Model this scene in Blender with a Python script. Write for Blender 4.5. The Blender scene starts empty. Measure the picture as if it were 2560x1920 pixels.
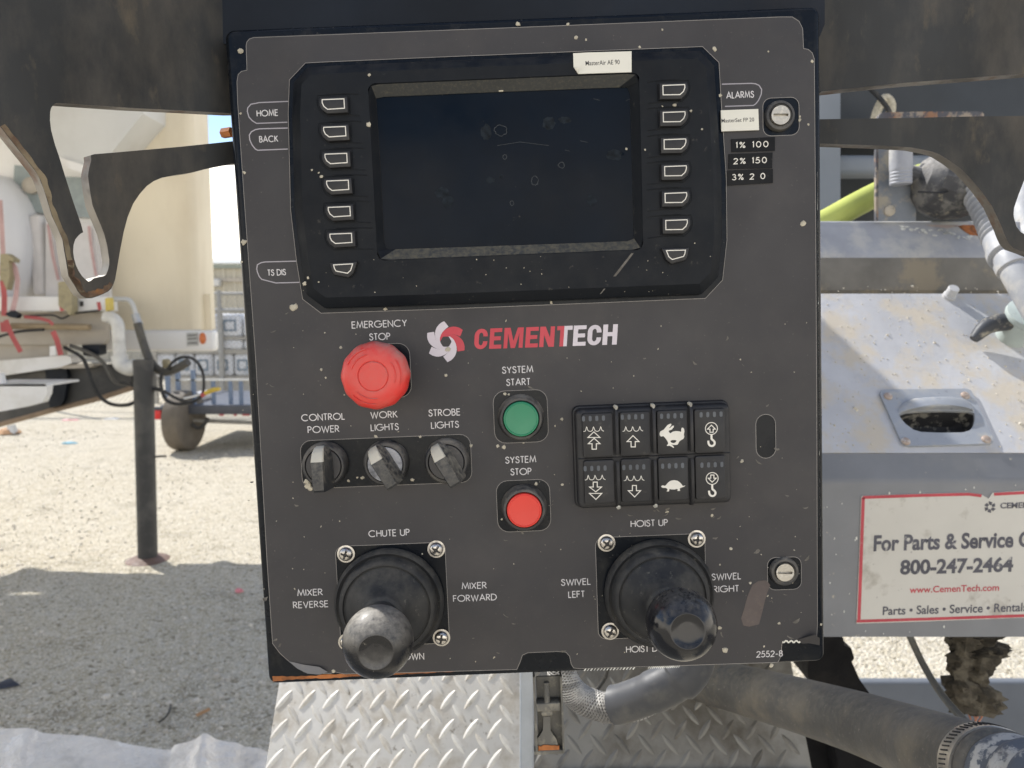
import bpy, bmesh, math, random
from mathutils import Vector, Matrix, noise
from mathutils.geometry import tessellate_polygon
R = math.radians
rnd = random.Random(7)
S = bpy.context.scene
COL = S.collection

# ------------------------------------------------------------------ camera
FPX = 1848.0                       # focal length in pixels of the 2560 wide photograph
CAM = Vector((0, 0, 1.45)); PITCH = R(5.1)
FW = Vector((0, math.cos(PITCH), -math.sin(PITCH)))
UP = Vector((0, math.sin(PITCH), math.cos(PITCH)))
RT = Vector((1, 0, 0))
cd = bpy.data.cameras.new('camera'); cam = bpy.data.objects.new('camera', cd); COL.objects.link(cam)
cam.location = CAM; cam.rotation_euler = (R(90) - PITCH, 0, 0)
cd.sensor_width = 36; cd.lens = FPX / 2560 * 36; cd.clip_start = 0.02; cd.clip_end = 600
cd.dof.use_dof = True; cd.dof.focus_distance = 0.475; cd.dof.aperture_fstop = 13.5
S.camera = cam

# ------------------------------------------------------------------ light
SUN = Vector((-0.70, 0.55, 1.0)).normalized()
elev = math.asin(SUN.z); azim = math.atan2(SUN.x, SUN.y)
w = bpy.data.worlds.new('World'); S.world = w; w.use_nodes = True
nt = w.node_tree; bg = nt.nodes['Background']; bg.inputs['Strength'].default_value = 0.12
sky = nt.nodes.new('ShaderNodeTexSky'); sky.sky_type = 'NISHITA'; sky.sun_disc = False
sky.sun_elevation = elev; sky.sun_rotation = azim; sky.dust_density = 0.3; sky.air_density = 0.9; sky.ozone_density = 1.0
tc = nt.nodes.new('ShaderNodeTexCoord'); mp = nt.nodes.new('ShaderNodeMapping'); mp.inputs['Scale'].default_value = (1, 1, 2.6)
mp.inputs['Location'].default_value = (0.35, 0.1, 0.2)
cn = nt.nodes.new('ShaderNodeTexNoise'); cn.inputs['Scale'].default_value = 2.6; cn.inputs['Detail'].default_value = 7; cn.inputs['Roughness'].default_value = 0.55
cr = nt.nodes.new('ShaderNodeValToRGB'); cr.color_ramp.elements[0].position = 0.42; cr.color_ramp.elements[1].position = 0.58
mx = nt.nodes.new('ShaderNodeMix'); mx.data_type = 'RGBA'
mx.inputs[7].default_value = (12.2, 11.3, 9.9, 1)
nt.links.new(tc.outputs['Generated'], mp.inputs['Vector']); nt.links.new(mp.outputs[0], cn.inputs['Vector'])
sxyz = nt.nodes.new('ShaderNodeSeparateXYZ'); nt.links.new(tc.outputs['Generated'], sxyz.inputs[0])
mr = nt.nodes.new('ShaderNodeMapRange'); mr.inputs[1].default_value = .14; mr.inputs[2].default_value = .26; mr.inputs[3].default_value = .10; mr.inputs[4].default_value = -.10
nt.links.new(sxyz.outputs['Z'], mr.inputs[0]); ma = nt.nodes.new('ShaderNodeMath'); ma.operation = 'ADD'; nt.links.new(cn.outputs['Fac'], ma.inputs[0]); nt.links.new(mr.outputs[0], ma.inputs[1])
nt.links.new(ma.outputs[0], cr.inputs['Fac']); nt.links.new(cr.outputs['Color'], mx.inputs[0])
nt.links.new(sky.outputs[0], mx.inputs[6]); nt.links.new(mx.outputs[2], bg.inputs['Color'])
sd = bpy.data.lights.new('sun', 'SUN'); sd.energy = 3.7; sd.angle = R(0.5); sd.color = (1, 0.972, 0.93)
so = bpy.data.objects.new('sun', sd); COL.objects.link(so); so.rotation_euler = SUN.to_track_quat('Z', 'Y').to_euler()
so.location = (0, 0, 12)
vs = S.view_settings; vs.view_transform = 'Standard'; vs.look = 'None'; vs.exposure = 0.75; vs.gamma = 1; vs.use_curve_mapping = False

# ------------------------------------------------------------------ mapping helpers
def ray(px, py): return FW + RT * ((px - 1280) / FPX) - UP * ((py - 960) / FPX)
def at(px, py, Y):
    r = ray(px, py); return CAM + r * (Y / r.y)
def ground(px, py, z=0.0):
    r = ray(px, py); return CAM + r * ((z - CAM.z) / r.z)
def camvec(v): return RT * v[0] - UP * v[1] + FW * v[2]
def frame(o, x, z):
    x = x.normalized(); z = (z - x * z.dot(x)).normalized(); y = z.cross(x)
    m = Matrix((x, y, z)).transposed().to_4x4(); m.translation = o; return m
def P(M, px, py, h=0.0):
    """pixel -> (x, z) on the plane h millimetres in front of frame M"""
    o = M.translation; n = M.col[1].to_3d(); o = o - n * (h / 1000)
    r = ray(px, py); t = (o - CAM).dot(n) / r.dot(n)
    q = M.inverted() @ (CAM + r * t); return (q.x, q.z)

PW = 0.40; PH = PW * 1.1370
XP = camvec((.99918733, -.04027765, .00154529)); DP = camvec((.04045275, .99618737, .07729362))
PM = frame(CAM + camvec((-.4825397, -.59363761, 1.23680078)) * PW, XP, -DP)
def pp(px, py, h=0.0): return P(PM, px, py, h)

# ------------------------------------------------------------------ geometry
class G:
    def __init__(s): s.v = []; s.f = []; s.m = []
    def add(s, vf, mi=0, M=None):
        v, f = vf; n = len(s.v)
        s.v += [tuple(M @ Vector(p)) for p in v] if M else [tuple(p) for p in v]
        s.f += [tuple(i + n for i in q) for q in f]; s.m += [mi] * len(f); return s
def T(x, y, z): return Matrix.Translation((x, y, z))
def box(x0, x1, y0, y1, z0, z1, b=0.0):
    if b <= 0:
        v = [(x0,y0,z0),(x1,y0,z0),(x1,y1,z0),(x0,y1,z0),(x0,y0,z1),(x1,y0,z1),(x1,y1,z1),(x0,y1,z1)]
        return v, [(0,3,2,1),(4,5,6,7),(0,1,5,4),(1,2,6,5),(2,3,7,6),(3,0,4,7)]
    bm = bmesh.new(); bmesh.ops.create_cube(bm, size=1)
    for q in bm.verts: q.co = Vector(((x0+x1)/2+q.co.x*(x1-x0), (y0+y1)/2+q.co.y*(y1-y0), (z0+z1)/2+q.co.z*(z1-z0)))
    bmesh.ops.bevel(bm, geom=bm.edges[:], offset=b, segments=3, profile=0.5, affect='EDGES')
    bm.verts.index_update(); r = ([tuple(q.co) for q in bm.verts], [tuple(x.index for x in f.verts) for f in bm.faces]); bm.free(); return r
def area(p): return sum(p[i][0]*p[(i+1)%len(p)][1]-p[(i+1)%len(p)][0]*p[i][1] for i in range(len(p)))/2
def ccw(p): return list(p) if area(p) > 0 else list(p)[::-1]
def plate(outer, holes=(), y0=0.0, y1=0.01):
    """flat piece in the x-z plane from y0 (front) to y1 (back), with holes"""
    loops = [ccw(outer)] + [ccw(h)[::-1] for h in holes]
    flat = [p for l in loops for p in l]; n = len(flat)
    tri = tessellate_polygon([[Vector((p[0], p[1], 0)) for p in l] for l in loops])
    v = [(p[0], y0, p[1]) for p in flat] + [(p[0], y1, p[1]) for p in flat]; f = []
    for a, b, c in tri:
        ar = (flat[b][0]-flat[a][0])*(flat[c][1]-flat[a][1])-(flat[c][0]-flat[a][0])*(flat[b][1]-flat[a][1])
        if ar < 0: b, c = c, b
        f.append((a, b, c)); f.append((a+n, c+n, b+n))
    k = 0
    for l in loops:
        for i in range(len(l)):
            a = k+i; b = k+(i+1) % len(l); f.append((a, a+n, b+n, b))
        k += len(l)
    return v, f
def loft(loops, cap0=False, cap1=False):
    n = len(loops[0]); v = [p for l in loops for p in l]; f = []
    for k in range(len(loops)-1):
        for i in range(n):
            j = (i+1) % n; f.append((k*n+i, k*n+j, (k+1)*n+j, (k+1)*n+i))
    if cap0: f.append(tuple(range(n))[::-1])
    if cap1: f.append(tuple((len(loops)-1)*n+i for i in range(n)))
    return v, f
def bevelplate(poly, y0, y1, b, n=3):
    """solid outline piece with a rounded front rim (front = y0)"""
    poly = ccw(poly); L = []
    L.append([(x, y1, z) for x, z in poly])
    for k in range(n+1):
        a = R(90*k/n); ins = inset(poly, b*(1-math.cos(a)))
        L.append([(x, y0+b*(1-math.sin(a)), z) for x, z in ins])
    return loft(L, True, True)
def inset(poly, d):
    n = len(poly); out = []
    for i in range(n):
        p0 = Vector(poly[i-1]); p = Vector(poly[i]); p1 = Vector(poly[(i+1) % n])
        a = (p-p0); b = (p1-p)
        if a.length < 1e-9 or b.length < 1e-9: out.append(tuple(p)); continue
        a.normalize(); b.normalize(); na = Vector((-a.y, a.x)); nb = Vector((-b.y, b.x))
        m = na+nb; l = m.length
        if l < 1e-6: out.append(tuple(p+na*d)); continue
        m /= l; out.append(tuple(p+m*(d/max(.35, m.dot(na)))))
    return out
def rr(x0, z0, x1, z1, r, n=5):
    x0, x1 = min(x0, x1), max(x0, x1); z0, z1 = min(z0, z1), max(z0, z1); o = []
    for cx, cz, a in ((x1-r, z1-r, 0), (x0+r, z1-r, 90), (x0+r, z0+r, 180), (x1-r, z0+r, 270)):
        for k in range(n+1): t = R(a+90*k/n); o.append((cx+r*math.cos(t), cz+r*math.sin(t)))
    return o
def circ(cx, cz, r, n=32, a0=0): return [(cx+r*math.cos(2*math.pi*k/n+a0), cz+r*math.sin(2*math.pi*k/n+a0)) for k in range(n)]
def lathe(prof, n=40, M=None, wob=0.0):
    """profile of (radius, height toward the viewer); axis = -y"""
    L = []
    for r, h in prof:
        L.append([(r*math.cos(2*math.pi*k/n)*(1+wob*math.sin(6*2*math.pi*k/n)), -h, r*math.sin(2*math.pi*k/n)*(1+wob*math.sin(6*2*math.pi*k/n))) for k in range(n)])
    v, f = loft(L, prof[0][0] > 1e-6, prof[-1][0] > 1e-6)
    if M: v = [tuple(M @ Vector(p)) for p in v]
    return v, f
def smooth(pts, n=6):
    P_ = [Vector(p) for p in pts]; out = []
    for i in range(len(P_)-1):
        a = P_[max(i-1, 0)]; b = P_[i]; c = P_[i+1]; d = P_[min(i+2, len(P_)-1)]
        for k in range(n):
            t = k/n; out.append(0.5*((2*b)+(c-a)*t+(2*a-5*b+4*c-d)*t*t+(3*b-a-3*c+d)*t**3))
    out.append(P_[-1]); return out
def tube(pts, rad, seg=12, cap=True):
    pts = [Vector(p) for p in pts]; n = len(pts)
    if not hasattr(rad, '__len__'): rad = [rad]*n
    t0 = (pts[1]-pts[0]).normalized(); u = t0.orthogonal().normalized(); L = []
    for i in range(n):
        t = (pts[min(i+1, n-1)]-pts[max(i-1, 0)]).normalized()
        u = (u-t*u.dot(t)).normalized(); w_ = t.cross(u)
        L.append([tuple(pts[i]+(u*math.cos(2*math.pi*k/seg)+w_*math.sin(2*math.pi*k/seg))*rad[i]) for k in range(seg)])
    return loft(L, cap, cap)
def ribbon(pts, wd, y, closed=False):
    pts = [Vector((p[0], p[1])) for p in pts]; n = len(pts); L_ = []; Rr = []
    for i in range(n):
        a = pts[i]-pts[i-1] if (i > 0 or closed) else pts[1]-pts[0]
        b = pts[(i+1) % n]-pts[i] if (i < n-1 or closed) else pts[-1]-pts[-2]
        if a.length < 1e-9: a = b
        if b.length < 1e-9: b = a
        a = a.normalized(); b = b.normalized()
        na = Vector((-a.y, a.x)); nb = Vector((-b.y, b.x)); m = na+nb
        m = na if m.length < 1e-6 else m.normalized(); k = wd/2/max(.4, m.dot(na))
        L_.append(pts[i]+m*k); Rr.append(pts[i]-m*k)
    v = [(p.x, y, p.y) for p in L_]+[(p.x, y, p.y) for p in Rr]; f = []
    for i in range(n if closed else n-1): j = (i+1) % n; f.append((i, i+n, j+n, j))
    return v, f

# ------------------------------------------------------------------ objects
WM = {}
def obj(name, g, mats, parent=None, space=None, sm=35, kind=None, label=None, cat=None, group=None):
    if isinstance(g, tuple): g = G().add(g)
    if not isinstance(mats, (list, tuple)): mats = [mats]
    space = space or Matrix()
    vw = [space @ Vector(p) for p in g.v]
    lo = Vector([min(p[i] for p in vw) for i in range(3)]); hi = Vector([max(p[i] for p in vw) for i in range(3)])
    Wm = space.to_quaternion().to_matrix().to_4x4(); Wm.translation = (lo+hi)/2
    if parent is None: Wm.translation = ((lo+hi)/2).xy.to_3d()+Vector((0, 0, lo.z))
    iv = Wm.inverted()
    me = bpy.data.meshes.new(name); me.from_pydata([tuple(iv @ p) for p in vw], [], g.f); me.validate()
    for m in mats: me.materials.append(m)
    if len(me.polygons) == len(g.m): me.polygons.foreach_set('material_index', g.m)
    if sm:
        me.polygons.foreach_set('use_smooth', [True]*len(me.polygons)); me.set_sharp_from_angle(angle=R(sm))
    me.update()
    o = bpy.data.objects.new(name, me); COL.objects.link(o)
    if parent is not None: o.parent = parent; o.matrix_basis = WM[parent.name].inverted() @ Wm
    else: o.matrix_basis = Wm
    WM[o.name] = Wm
    if kind: o['kind'] = kind
    if label: o['label'] = label
    if cat: o['category'] = cat
    if group: o['group'] = group
    return o
def thing(name, M, label, cat, group=None):
    if isinstance(M, Vector): M = Matrix.Translation(M)
    o = bpy.data.objects.new(name, None); o.empty_display_size = 0.05; COL.objects.link(o); o.matrix_basis = M
    o['label'] = label; o['category'] = cat
    if group: o['group'] = group
    WM[o.name] = M.copy(); return o
def dup(o, delta, parent, M0=None):
    """copy one object shifted by a world vector"""
    c = o.copy(); COL.objects.link(c); W_ = WM[o.name].copy()
    W_.translation = W_.translation+delta
    if M0 is not None: W_ = M0 @ W_
    c.parent = parent; c.matrix_basis = WM[parent.name].inverted() @ W_; WM[c.name] = W_; return c
def slabg(pts, Y, depth):
    """outline seen at distance Y, real depth behind it"""
    q = [at(px, py, Y) for px, py in pts]
    return plate([(p.x, p.z) for p in q], (), Y, Y+depth)

# ------------------------------------------------------------------ materials
def lin(r, g=None, b=None):
    if g is None: g = b = r
    return tuple(((x/255)/12.92 if x <= 10 else ((x/255+.055)/1.055)**2.4) for x in (r, g, b))
def mat(name, col, rough=.5, metal=0.0, var=.15, vs_=20, dirt=None, dirt2=None, bump=None, bump2=None, spec=.5, top=None, topr=(-.15, .75), topn=(.38, .62), alpha=1, sub=0, stretch=None, rvar=0.1):
    """dirt=(colour, scale, threshold, softness, amount); top=(colour, amount, scale): colour on upward faces, settled dust and painted sunlight"""
    m = bpy.data.materials.new(name); m.use_nodes = True; n = m.node_tree.nodes; l = m.node_tree.links
    b = n['Principled BSDF']; b.inputs['Metallic'].default_value = metal; b.inputs['Specular IOR Level'].default_value = spec
    t = n.new('ShaderNodeTexCoord'); oi = n.new('ShaderNodeObjectInfo'); ad = n.new('ShaderNodeVectorMath'); ad.operation = 'ADD'
    sc = n.new('ShaderNodeVectorMath'); sc.operation = 'SCALE'; sc.inputs[0].default_value = (7.1, 3.3, 5.7)
    l.new(oi.outputs['Random'], sc.inputs['Scale']); l.new(t.outputs['Object'], ad.inputs[0]); l.new(sc.outputs[0], ad.inputs[1])
    vec = ad.outputs[0]
    if stretch:
        mp_ = n.new('ShaderNodeMapping'); mp_.inputs['Scale'].default_value = stretch; l.new(vec, mp_.inputs['Vector']); vec = mp_.outputs[0]
    def nz(scale, det=5, ro=.6):
        x = n.new('ShaderNodeTexNoise'); x.inputs['Scale'].default_value = scale; x.inputs['Detail'].default_value = det; x.inputs['Roughness'].default_value = ro
        l.new(vec, x.inputs['Vector']); return x.outputs['Fac']
    def rng(s, a, c, lo=0.0, hi=1.0):
        x = n.new('ShaderNodeMapRange'); x.inputs[1].default_value = a; x.inputs[2].default_value = c; x.inputs[3].default_value = lo; x.inputs[4].default_value = hi
        l.new(s, x.inputs[0]); return x.outputs[0]
    def mixc(fac, A, B):
        x = n.new('ShaderNodeMix'); x.data_type = 'RGBA'; l.new(fac, x.inputs[0])
        for k, q in ((6, A), (7, B)):
            if isinstance(q, tuple): x.inputs[k].default_value = (*q[:3], 1)
            else: l.new(q, x.inputs[k])
        return x.outputs[2]
    base = nz(vs_)
    cur = mixc(rng(base, .3, .7), tuple(c*(1-var) for c in col), tuple(min(1, c*(1+var)) for c in col))
    rg = rng(nz(vs_*2.3, 3), .3, .7, max(0, rough-rvar), min(1, rough+rvar))
    for d in (dirt, dirt2):
        if d:
            dc, ds, th, so_, am = d
            fac = rng(nz(ds, 8, .65), th, th+so_, 0, am); cur = mixc(fac, cur, tuple(dc))
            mm = n.new('ShaderNodeMath'); mm.operation = 'MULTIPLY_ADD'; l.new(fac, mm.inputs[0]); mm.inputs[1].default_value = max(0, .85-rough); l.new(rg, mm.inputs[2]); mm.use_clamp = True; rg = mm.outputs[0]
    if top:
        ge = n.new('ShaderNodeNewGeometry'); sp = n.new('ShaderNodeSeparateXYZ'); l.new(ge.outputs['Normal'], sp.inputs[0])
        a_ = rng(sp.outputs['Z'], topr[0], topr[1], 0, 1); b_ = rng(nz(top[2], 8, .7), topn[0], topn[1], 0, 1)
        mu = n.new('ShaderNodeMath'); mu.operation = 'MULTIPLY'; l.new(a_, mu.inputs[0]); l.new(b_, mu.inputs[1])
        m2 = n.new('ShaderNodeMath'); m2.operation = 'MULTIPLY'; l.new(mu.outputs[0], m2.inputs[0]); m2.inputs[1].default_value = top[1]
        cur = mixc(m2.outputs[0], cur, tuple(top[0]))
        m3 = n.new('ShaderNodeMath'); m3.operation = 'MULTIPLY_ADD'; l.new(m2.outputs[0], m3.inputs[0]); m3.inputs[1].default_value = .6; l.new(rg, m3.inputs[2]); m3.use_clamp = True; rg = m3.outputs[0]
    l.new(cur, b.inputs['Base Color']); l.new(rg, b.inputs['Roughness'])
    prev = None
    for bp in (bump, bump2):
        if bp:
            x = n.new('ShaderNodeBump'); x.inputs['Strength'].default_value = bp[1]; x.inputs['Distance'].default_value = bp[2]
            l.new(nz(bp[0], 4), x.inputs['Height'])
            if prev: l.new(prev, x.inputs['Normal'])
            prev = x.outputs[0]
    if prev: l.new(prev, b.inputs['Normal'])
    if alpha < 1: b.inputs['Alpha'].default_value = alpha
    if sub: b.inputs['Subsurface Weight'].default_value = sub; b.inputs['Subsurface Radius'].default_value = (.1, .1, .1)
    return m
DUST = (.33, .30, .24); CONC = (.46, .42, .33)
M_box = mat('black_gloss_paint', (.0055, .0075, .011), .25, dirt=(DUST, 60, .54, .25, .07), dirt2=(DUST, 300, .64, .1, .2), bump=(90, .15, .0006), spec=.2)
M_over = mat('charcoal_overlay_film', (.0445, .0425, .0445), .5, var=.12, vs_=9, dirt=((.19, .165, .145), 13, .5, .35, .16), dirt2=((.28, .26, .22), 420, .64, .08, .35), bump=(2500, .12, .0001), spec=.32)
M_edge = mat('pale_cut_edge', (.30, .28, .26), .6)
M_print = mat('pale_lettering', (.62, .60, .60), .5, var=.06)
M_red_print = mat('red_lettering', (.50, .045, .065), .5, var=.08)
M_lilac = mat('pale_lilac_print', (.58, .53, .57), .5, var=.05)
M_bezel = mat('textured_black_plastic', (.0065, .0085, .012), .5, dirt=(DUST, 14, .58, .3, .06), dirt2=(DUST, 160, .64, .12, .22), bump=(1800, .25, .0002), spec=.18, top=(DUST, .06, 60))
M_glass = mat('dark_screen_glass', (.003, .0065, .013), .16, var=.3, vs_=9, dirt=((.06, .07, .085), 40, .64, .1, .12), dirt2=(DUST, 120, .70, .06, .3), spec=.09)
M_key = mat('rubber_key', (.014, .014, .016), .55, dirt=(DUST, 90, .6, .2, .2))
M_keypr = mat('ivory_key_print', (.72, .69, .62), .5, var=.06, vs_=60)
M_dot = mat('unlit_indicator', (.075, .085, .10), .4, var=.2)
M_rub = mat('black_rubber', (.020, .021, .023), .6, dirt=(DUST, 16, .52, .35, .15), dirt2=(DUST, 200, .62, .1, .35), bump=(300, .2, .0004), top=(DUST, .22, 60), spec=.35)
M_knob = mat('dusty_black_knob', (.022, .024, .028), .34, dirt=(DUST, 45, .56, .16, .45), dirt2=(DUST, 180, .66, .05, .6), top=((.34, .31, .25), .8, 300), spec=.4, bump=(160, .15, .0005))
M_ball = mat('dusty_ball_knob', (.009, .0095, .012), .24, dirt=(DUST, 60, .62, .12, .10), dirt2=(DUST, 330, .66, .05, .4), top=((.33, .305, .26), .9, 260), topr=(0, .8), topn=(.2, .66), spec=.45)
M_ball2 = mat('shiny_ball_knob', (.008, .0085, .011), .18, dirt=(DUST, 90, .70, .03, .3), dirt2=(DUST, 300, .68, .05, .3), top=((.24, .225, .20), .6, 300), topr=(.35, 1.3), topn=(.3, .66), spec=.5)
M_bez2 = mat('dusty_black_ring', (.03, .03, .032), .45, dirt=(DUST, 50, .5, .3, .3), top=((.30, .27, .22), .75, 70))
M_disc = mat('worn_grey_disc', (.30, .31, .34), .35, metal=.3, dirt=((.03, .03, .035), 60, .47, .2, .85), dirt2=(DUST, 200, .6, .1, .5))
M_disc2 = mat('black_disc', (.03, .03, .034), .35, dirt=(DUST, 60, .53, .25, .4), dirt2=((.4, .42, .45), 35, .6, .1, .6))
M_tip = mat('ivory_pointer', (.56, .53, .44), .5, dirt=(DUST, 80, .5, .3, .4))
M_estop = mat('red_mushroom_plastic', (.62, .035, .028), .38, var=.1, vs_=14, dirt=((.42, .16, .12), 30, .52, .2, .45), dirt2=(DUST, 75, .71, .03, .6), top=((.42, .30, .26), .75, 45), bump=(500, .1, .0003))
M_redb = mat('red_button_plastic', (.70, .045, .03), .38, var=.06, dirt=((.45, .2, .15), 60, .6, .2, .2))
M_green = mat('green_button_plastic', (.02, .21, .105), .38, var=.08, dirt=((.12, .30, .2), 60, .58, .2, .3))
M_steel = mat('stainless_screw', (.55, .53, .50), .28, metal=1, dirt=((.18, .14, .10), 160, .5, .2, .55))
M_core = mat('worn_lock_core', (.42, .40, .36), .4, metal=.8, dirt=((.75, .72, .65), 220, .5, .12, .8), bump=(500, .5, .0004))
M_paper = mat('white_paper_label', (.70, .68, .60), .55, var=.04, dirt=((.45, .40, .30), 60, .6, .15, .3))
M_ink = mat('black_ink', (.02, .02, .022), .5)
M_tape = mat('black_embossing_tape', (.006, .0065, .008), .3, dirt=(DUST, 120, .6, .1, .2), spec=.15)
M_conc = mat('dried_concrete', CONC, .9, var=.25, vs_=200, bump=(700, .5, .0006))
M_smear = mat('dust_smear', (.22, .205, .175), .9, var=.3, vs_=90)
M_rust = mat('orange_rust', (.34, .12, .035), .8, var=.5, vs_=60, dirt=((.10, .04, .02), 90, .5, .2, .7), bump=(300, .4, .0005))
M_chip = mat('bare_chipped_metal', (.62, .62, .58), .5, metal=.2, var=.3, vs_=200)
M_plate = mat('weathered_dark_steel', (.026, .0265, .026), .6, var=.45, vs_=9, dirt=((.12, .105, .085), 14, .47, .2, .55), dirt2=((.15, .12, .08), 55, .58, .15, .5), stretch=(1, 1, .45), bump=(60, .2, .0008), spec=.35, rvar=.12)
M_plate_edge = mat('flame_cut_rusty_edge', (.22,.20,.17), .5, var=.4, vs_=22, dirt=((.17,.085,.05), 34, .54, .14, .7), dirt2=((.05,.045,.04), 16, .55, .1, .6), metal=.3)
M_header = mat('dark_blue_black_paint', (.009, .0125, .019), .5, var=.35, vs_=8, dirt=((.06, .05, .045), 9, .55, .3, .25), spec=.2)
M_chrome = mat('galvanised_grey', (.42, .43, .44), .45, metal=.5, dirt=(DUST, 30, .5, .2, .4))
# ------------------------------------------------------------------ THE CONTROL BOX
box_t = thing('control_box', PM, 'black control box with screen, red emergency button and two joysticks', 'control panel')
def part(name, g, mats, parent=None, **k): return obj(name, g, mats, parent or box_t, PM, **k)
def rrp(x0, y0, x1, y1, r=.008, h=0):
    a = pp(x0, y0, h); b = pp(x1, y1, h); return rr(a[0], a[1], b[0], b[1], r)
def rrc(cx, cy, w_, h_, r=.008, h=0):
    a = pp(cx, cy, h); return rr(a[0]-w_/2, a[1]-h_/2, a[0]+w_/2, a[1]+h_/2, r)
# body: a folded steel box with rounded front rim
body = G().add(bevelplate(rr(0, -PH, PW, 0, .006), 0, .075, .0035, 4))
part('box_body', body, M_box)
# overlay film with its cut-outs
OT = .0004
disp_cut = [pp(*q) for q in ((724,200),(721,285),(727,525),(742,655),(757,748),(803,783),(1100,773),(1450,759),(1763,746),(1806,700),(1817,600),(1815,440),(1803,260),(1797,157),(1756,117),(1500,127),(1100,143),(800,156),(764,158))]
cuts = [disp_cut,
        rrc(1302, 1041, .0376, .0366), rrc(1309, 1264, .0376, .0366), rrc(959, 927.5, .0376, .0375),
        rrc(966, 1153.5, .1190, .0340, .0075), rrc(982, 1487, .0775, .0735, .006), rrc(1628, 1466, .0775, .0740, .006),
        rrc(1952, 292, .0245, .0250, .0055), rrc(1960.5, 1433, .0240, .0235, .0055), rrc(1914, 1090.5, .0138, .0310, .0068)]
ov = [pp(*q) for q in ((616,115),(618,105),(624,98),(635,94.5),(1250,71),(1950,43),(1980,43),(1997,54),(2006,72),(2008,122),
      (2020,124),(2030,133),(2035,148),(2038,500),(2041,1000),(2043,1560),(2041,1595),(2024,1598),(2012,1606),(1992,1600),(1975,1604),(1958,1602),
      (1954,1610),(1952,1640),(1944,1655),(1700,1663),(1450,1671),(1434,1669),(1428,1660),(1424,1640),(1415,1630),(1395,1628),(1320,1631),(1306,1637),(1300,1655),(1292,1673),
      (1000,1681),(860,1684),(838,1679),(826,1683),(800,1683),(778,1681),(760,1679),(748,1668),(735,1662),(722,1652),(700,1632),(682,1608),
      (668,1400),(640,900),(612,510),(595,260),(593,205),(596,187),(604,179),(618,176))]
part_ov = part('overlay_film', G().add(plate(ov, cuts, -OT, 0)), M_over)
e = G()
for c in cuts: e.add(ribbon(ccw(c), .00032, -OT-.00005, True))
e.add(ribbon(ccw(ov), .0003, -OT-.00008, True))
part('overlay_edge', e, M_edge, part_ov, sm=0)
# --------------------------------------- stroke lettering
def arc(cx, cy, r, a0, a1, n=16, ry=None): return [(cx+r*math.cos(R(a0+(a1-a0)*k/n)), cy+(ry or r)*math.sin(R(a0+(a1-a0)*k/n))) for k in range(n+1)]
S_ = [tuple(p) for p in smooth([(.45,.80,0),(.37,.94,0),(.24,1,0),(.10,.94,0),(.04,.79,0),(.10,.65,0),(.25,.54,0),(.40,.44,0),(.47,.27,0),(.39,.07,0),(.22,0,0),(.06,.07,0),(0,.24,0)], 3)]
GL = {
 'A': (.76, [[(0,0),(.38,1),(.76,0)],[(.14,.34),(.62,.34)]]),
 'B': (.48, [[(0,0),(0,1),(.18,1)]+arc(.18,.77,.23,90,-90,8)+[(0,.54)],[(.18,.54)]+arc(.2,.27,.27,90,-90,8)+[(0,0)]]),
 'C': (.90, [arc(.5,.5,.5,48,312,24)]), 'D': (.70, [[(0,0),(0,1),(.2,1)]+arc(.2,.5,.5,90,-90,16)+[(0,0)]]),
 'E': (.44, [[(.44,1),(0,1),(0,0),(.44,0)],[(0,.54),(.40,.54)]]), 'F': (.42, [[(.42,1),(0,1),(0,0)],[(0,.54),(.38,.54)]]),
 'G': (1.0, [arc(.5,.5,.5,45,360,26)+[(.58,.5)]]), 'H': (.60, [[(0,0),(0,1)],[(.60,0),(.60,1)],[(0,.54),(.60,.54)]]),
 'I': (.0, [[(0,0),(0,1)]]), 'K': (.54, [[(0,0),(0,1)],[(.50,1),(.02,.5)],[(.14,.62),(.54,0)]]), 'L': (.38, [[(0,1),(0,0),(.38,0)]]),
 'M': (.84, [[(0,0),(.13,1),(.42,.12),(.71,1),(.84,0)]]), 'N': (.62, [[(0,0),(0,1),(.62,0),(.62,1)]]), 'O': (1.0, [arc(.5,.5,.5,0,360,30)]),
 'P': (.46, [[(0,0),(0,1),(.18,1)]+arc(.18,.74,.26,90,-90,10)+[(0,.48)]]), 'R': (.50, [[(0,0),(0,1),(.18,1)]+arc(.18,.74,.26,90,-90,10)+[(0,.48)],[(.16,.48),(.50,0)]]),
 'S': (.47, [S_]), 'T': (.46, [[(0,1),(.46,1)],[(.23,1),(.23,0)]]), 'U': (.58, [[(0,1),(0,.29)]+arc(.29,.29,.29,180,360,12)+[(.58,1)]]),
 'V': (.64, [[(0,1),(.32,0),(.64,1)]]), 'W': (1.0, [[(0,1),(.26,0),(.5,.9),(.74,0),(1,1)]]), 'X': (.54, [[(0,1),(.54,0)],[(.54,1),(0,0)]]),
 'Y': (.56, [[(0,1),(.28,.48),(.56,1)],[(.28,.48),(.28,0)]]),
 '0': (.52, [arc(.26,.5,.26,0,360,20,.5)]), '1': (.12, [[(0,.86),(.12,1),(.12,0)]]),
 '2': (.48, [arc(.24,.74,.24,170,-35,10)+[(0,0),(.48,0)]]), '3': (.44, [arc(.2,.76,.2,150,-80,9,.24)+arc(.2,.26,.24,80,-155,10,.26)]),
 '5': (.46, [[(.42,1),(.12,1),(.05,.56)]+arc(.19,.32,.27,110,-150,11,.32)]), '8': (.46, [arc(.23,.76,.19,0,360,14,.24),arc(.23,.27,.23,0,360,14,.27)]),
 '-': (.30, [[(0,.40),(.30,.40)]]), '%': (.6, [arc(.12,.84,.12,0,360,8,.16),arc(.48,.16,.12,0,360,8,.16),[(.56,1),(.04,0)]]), ' ': (.22, [])}
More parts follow.
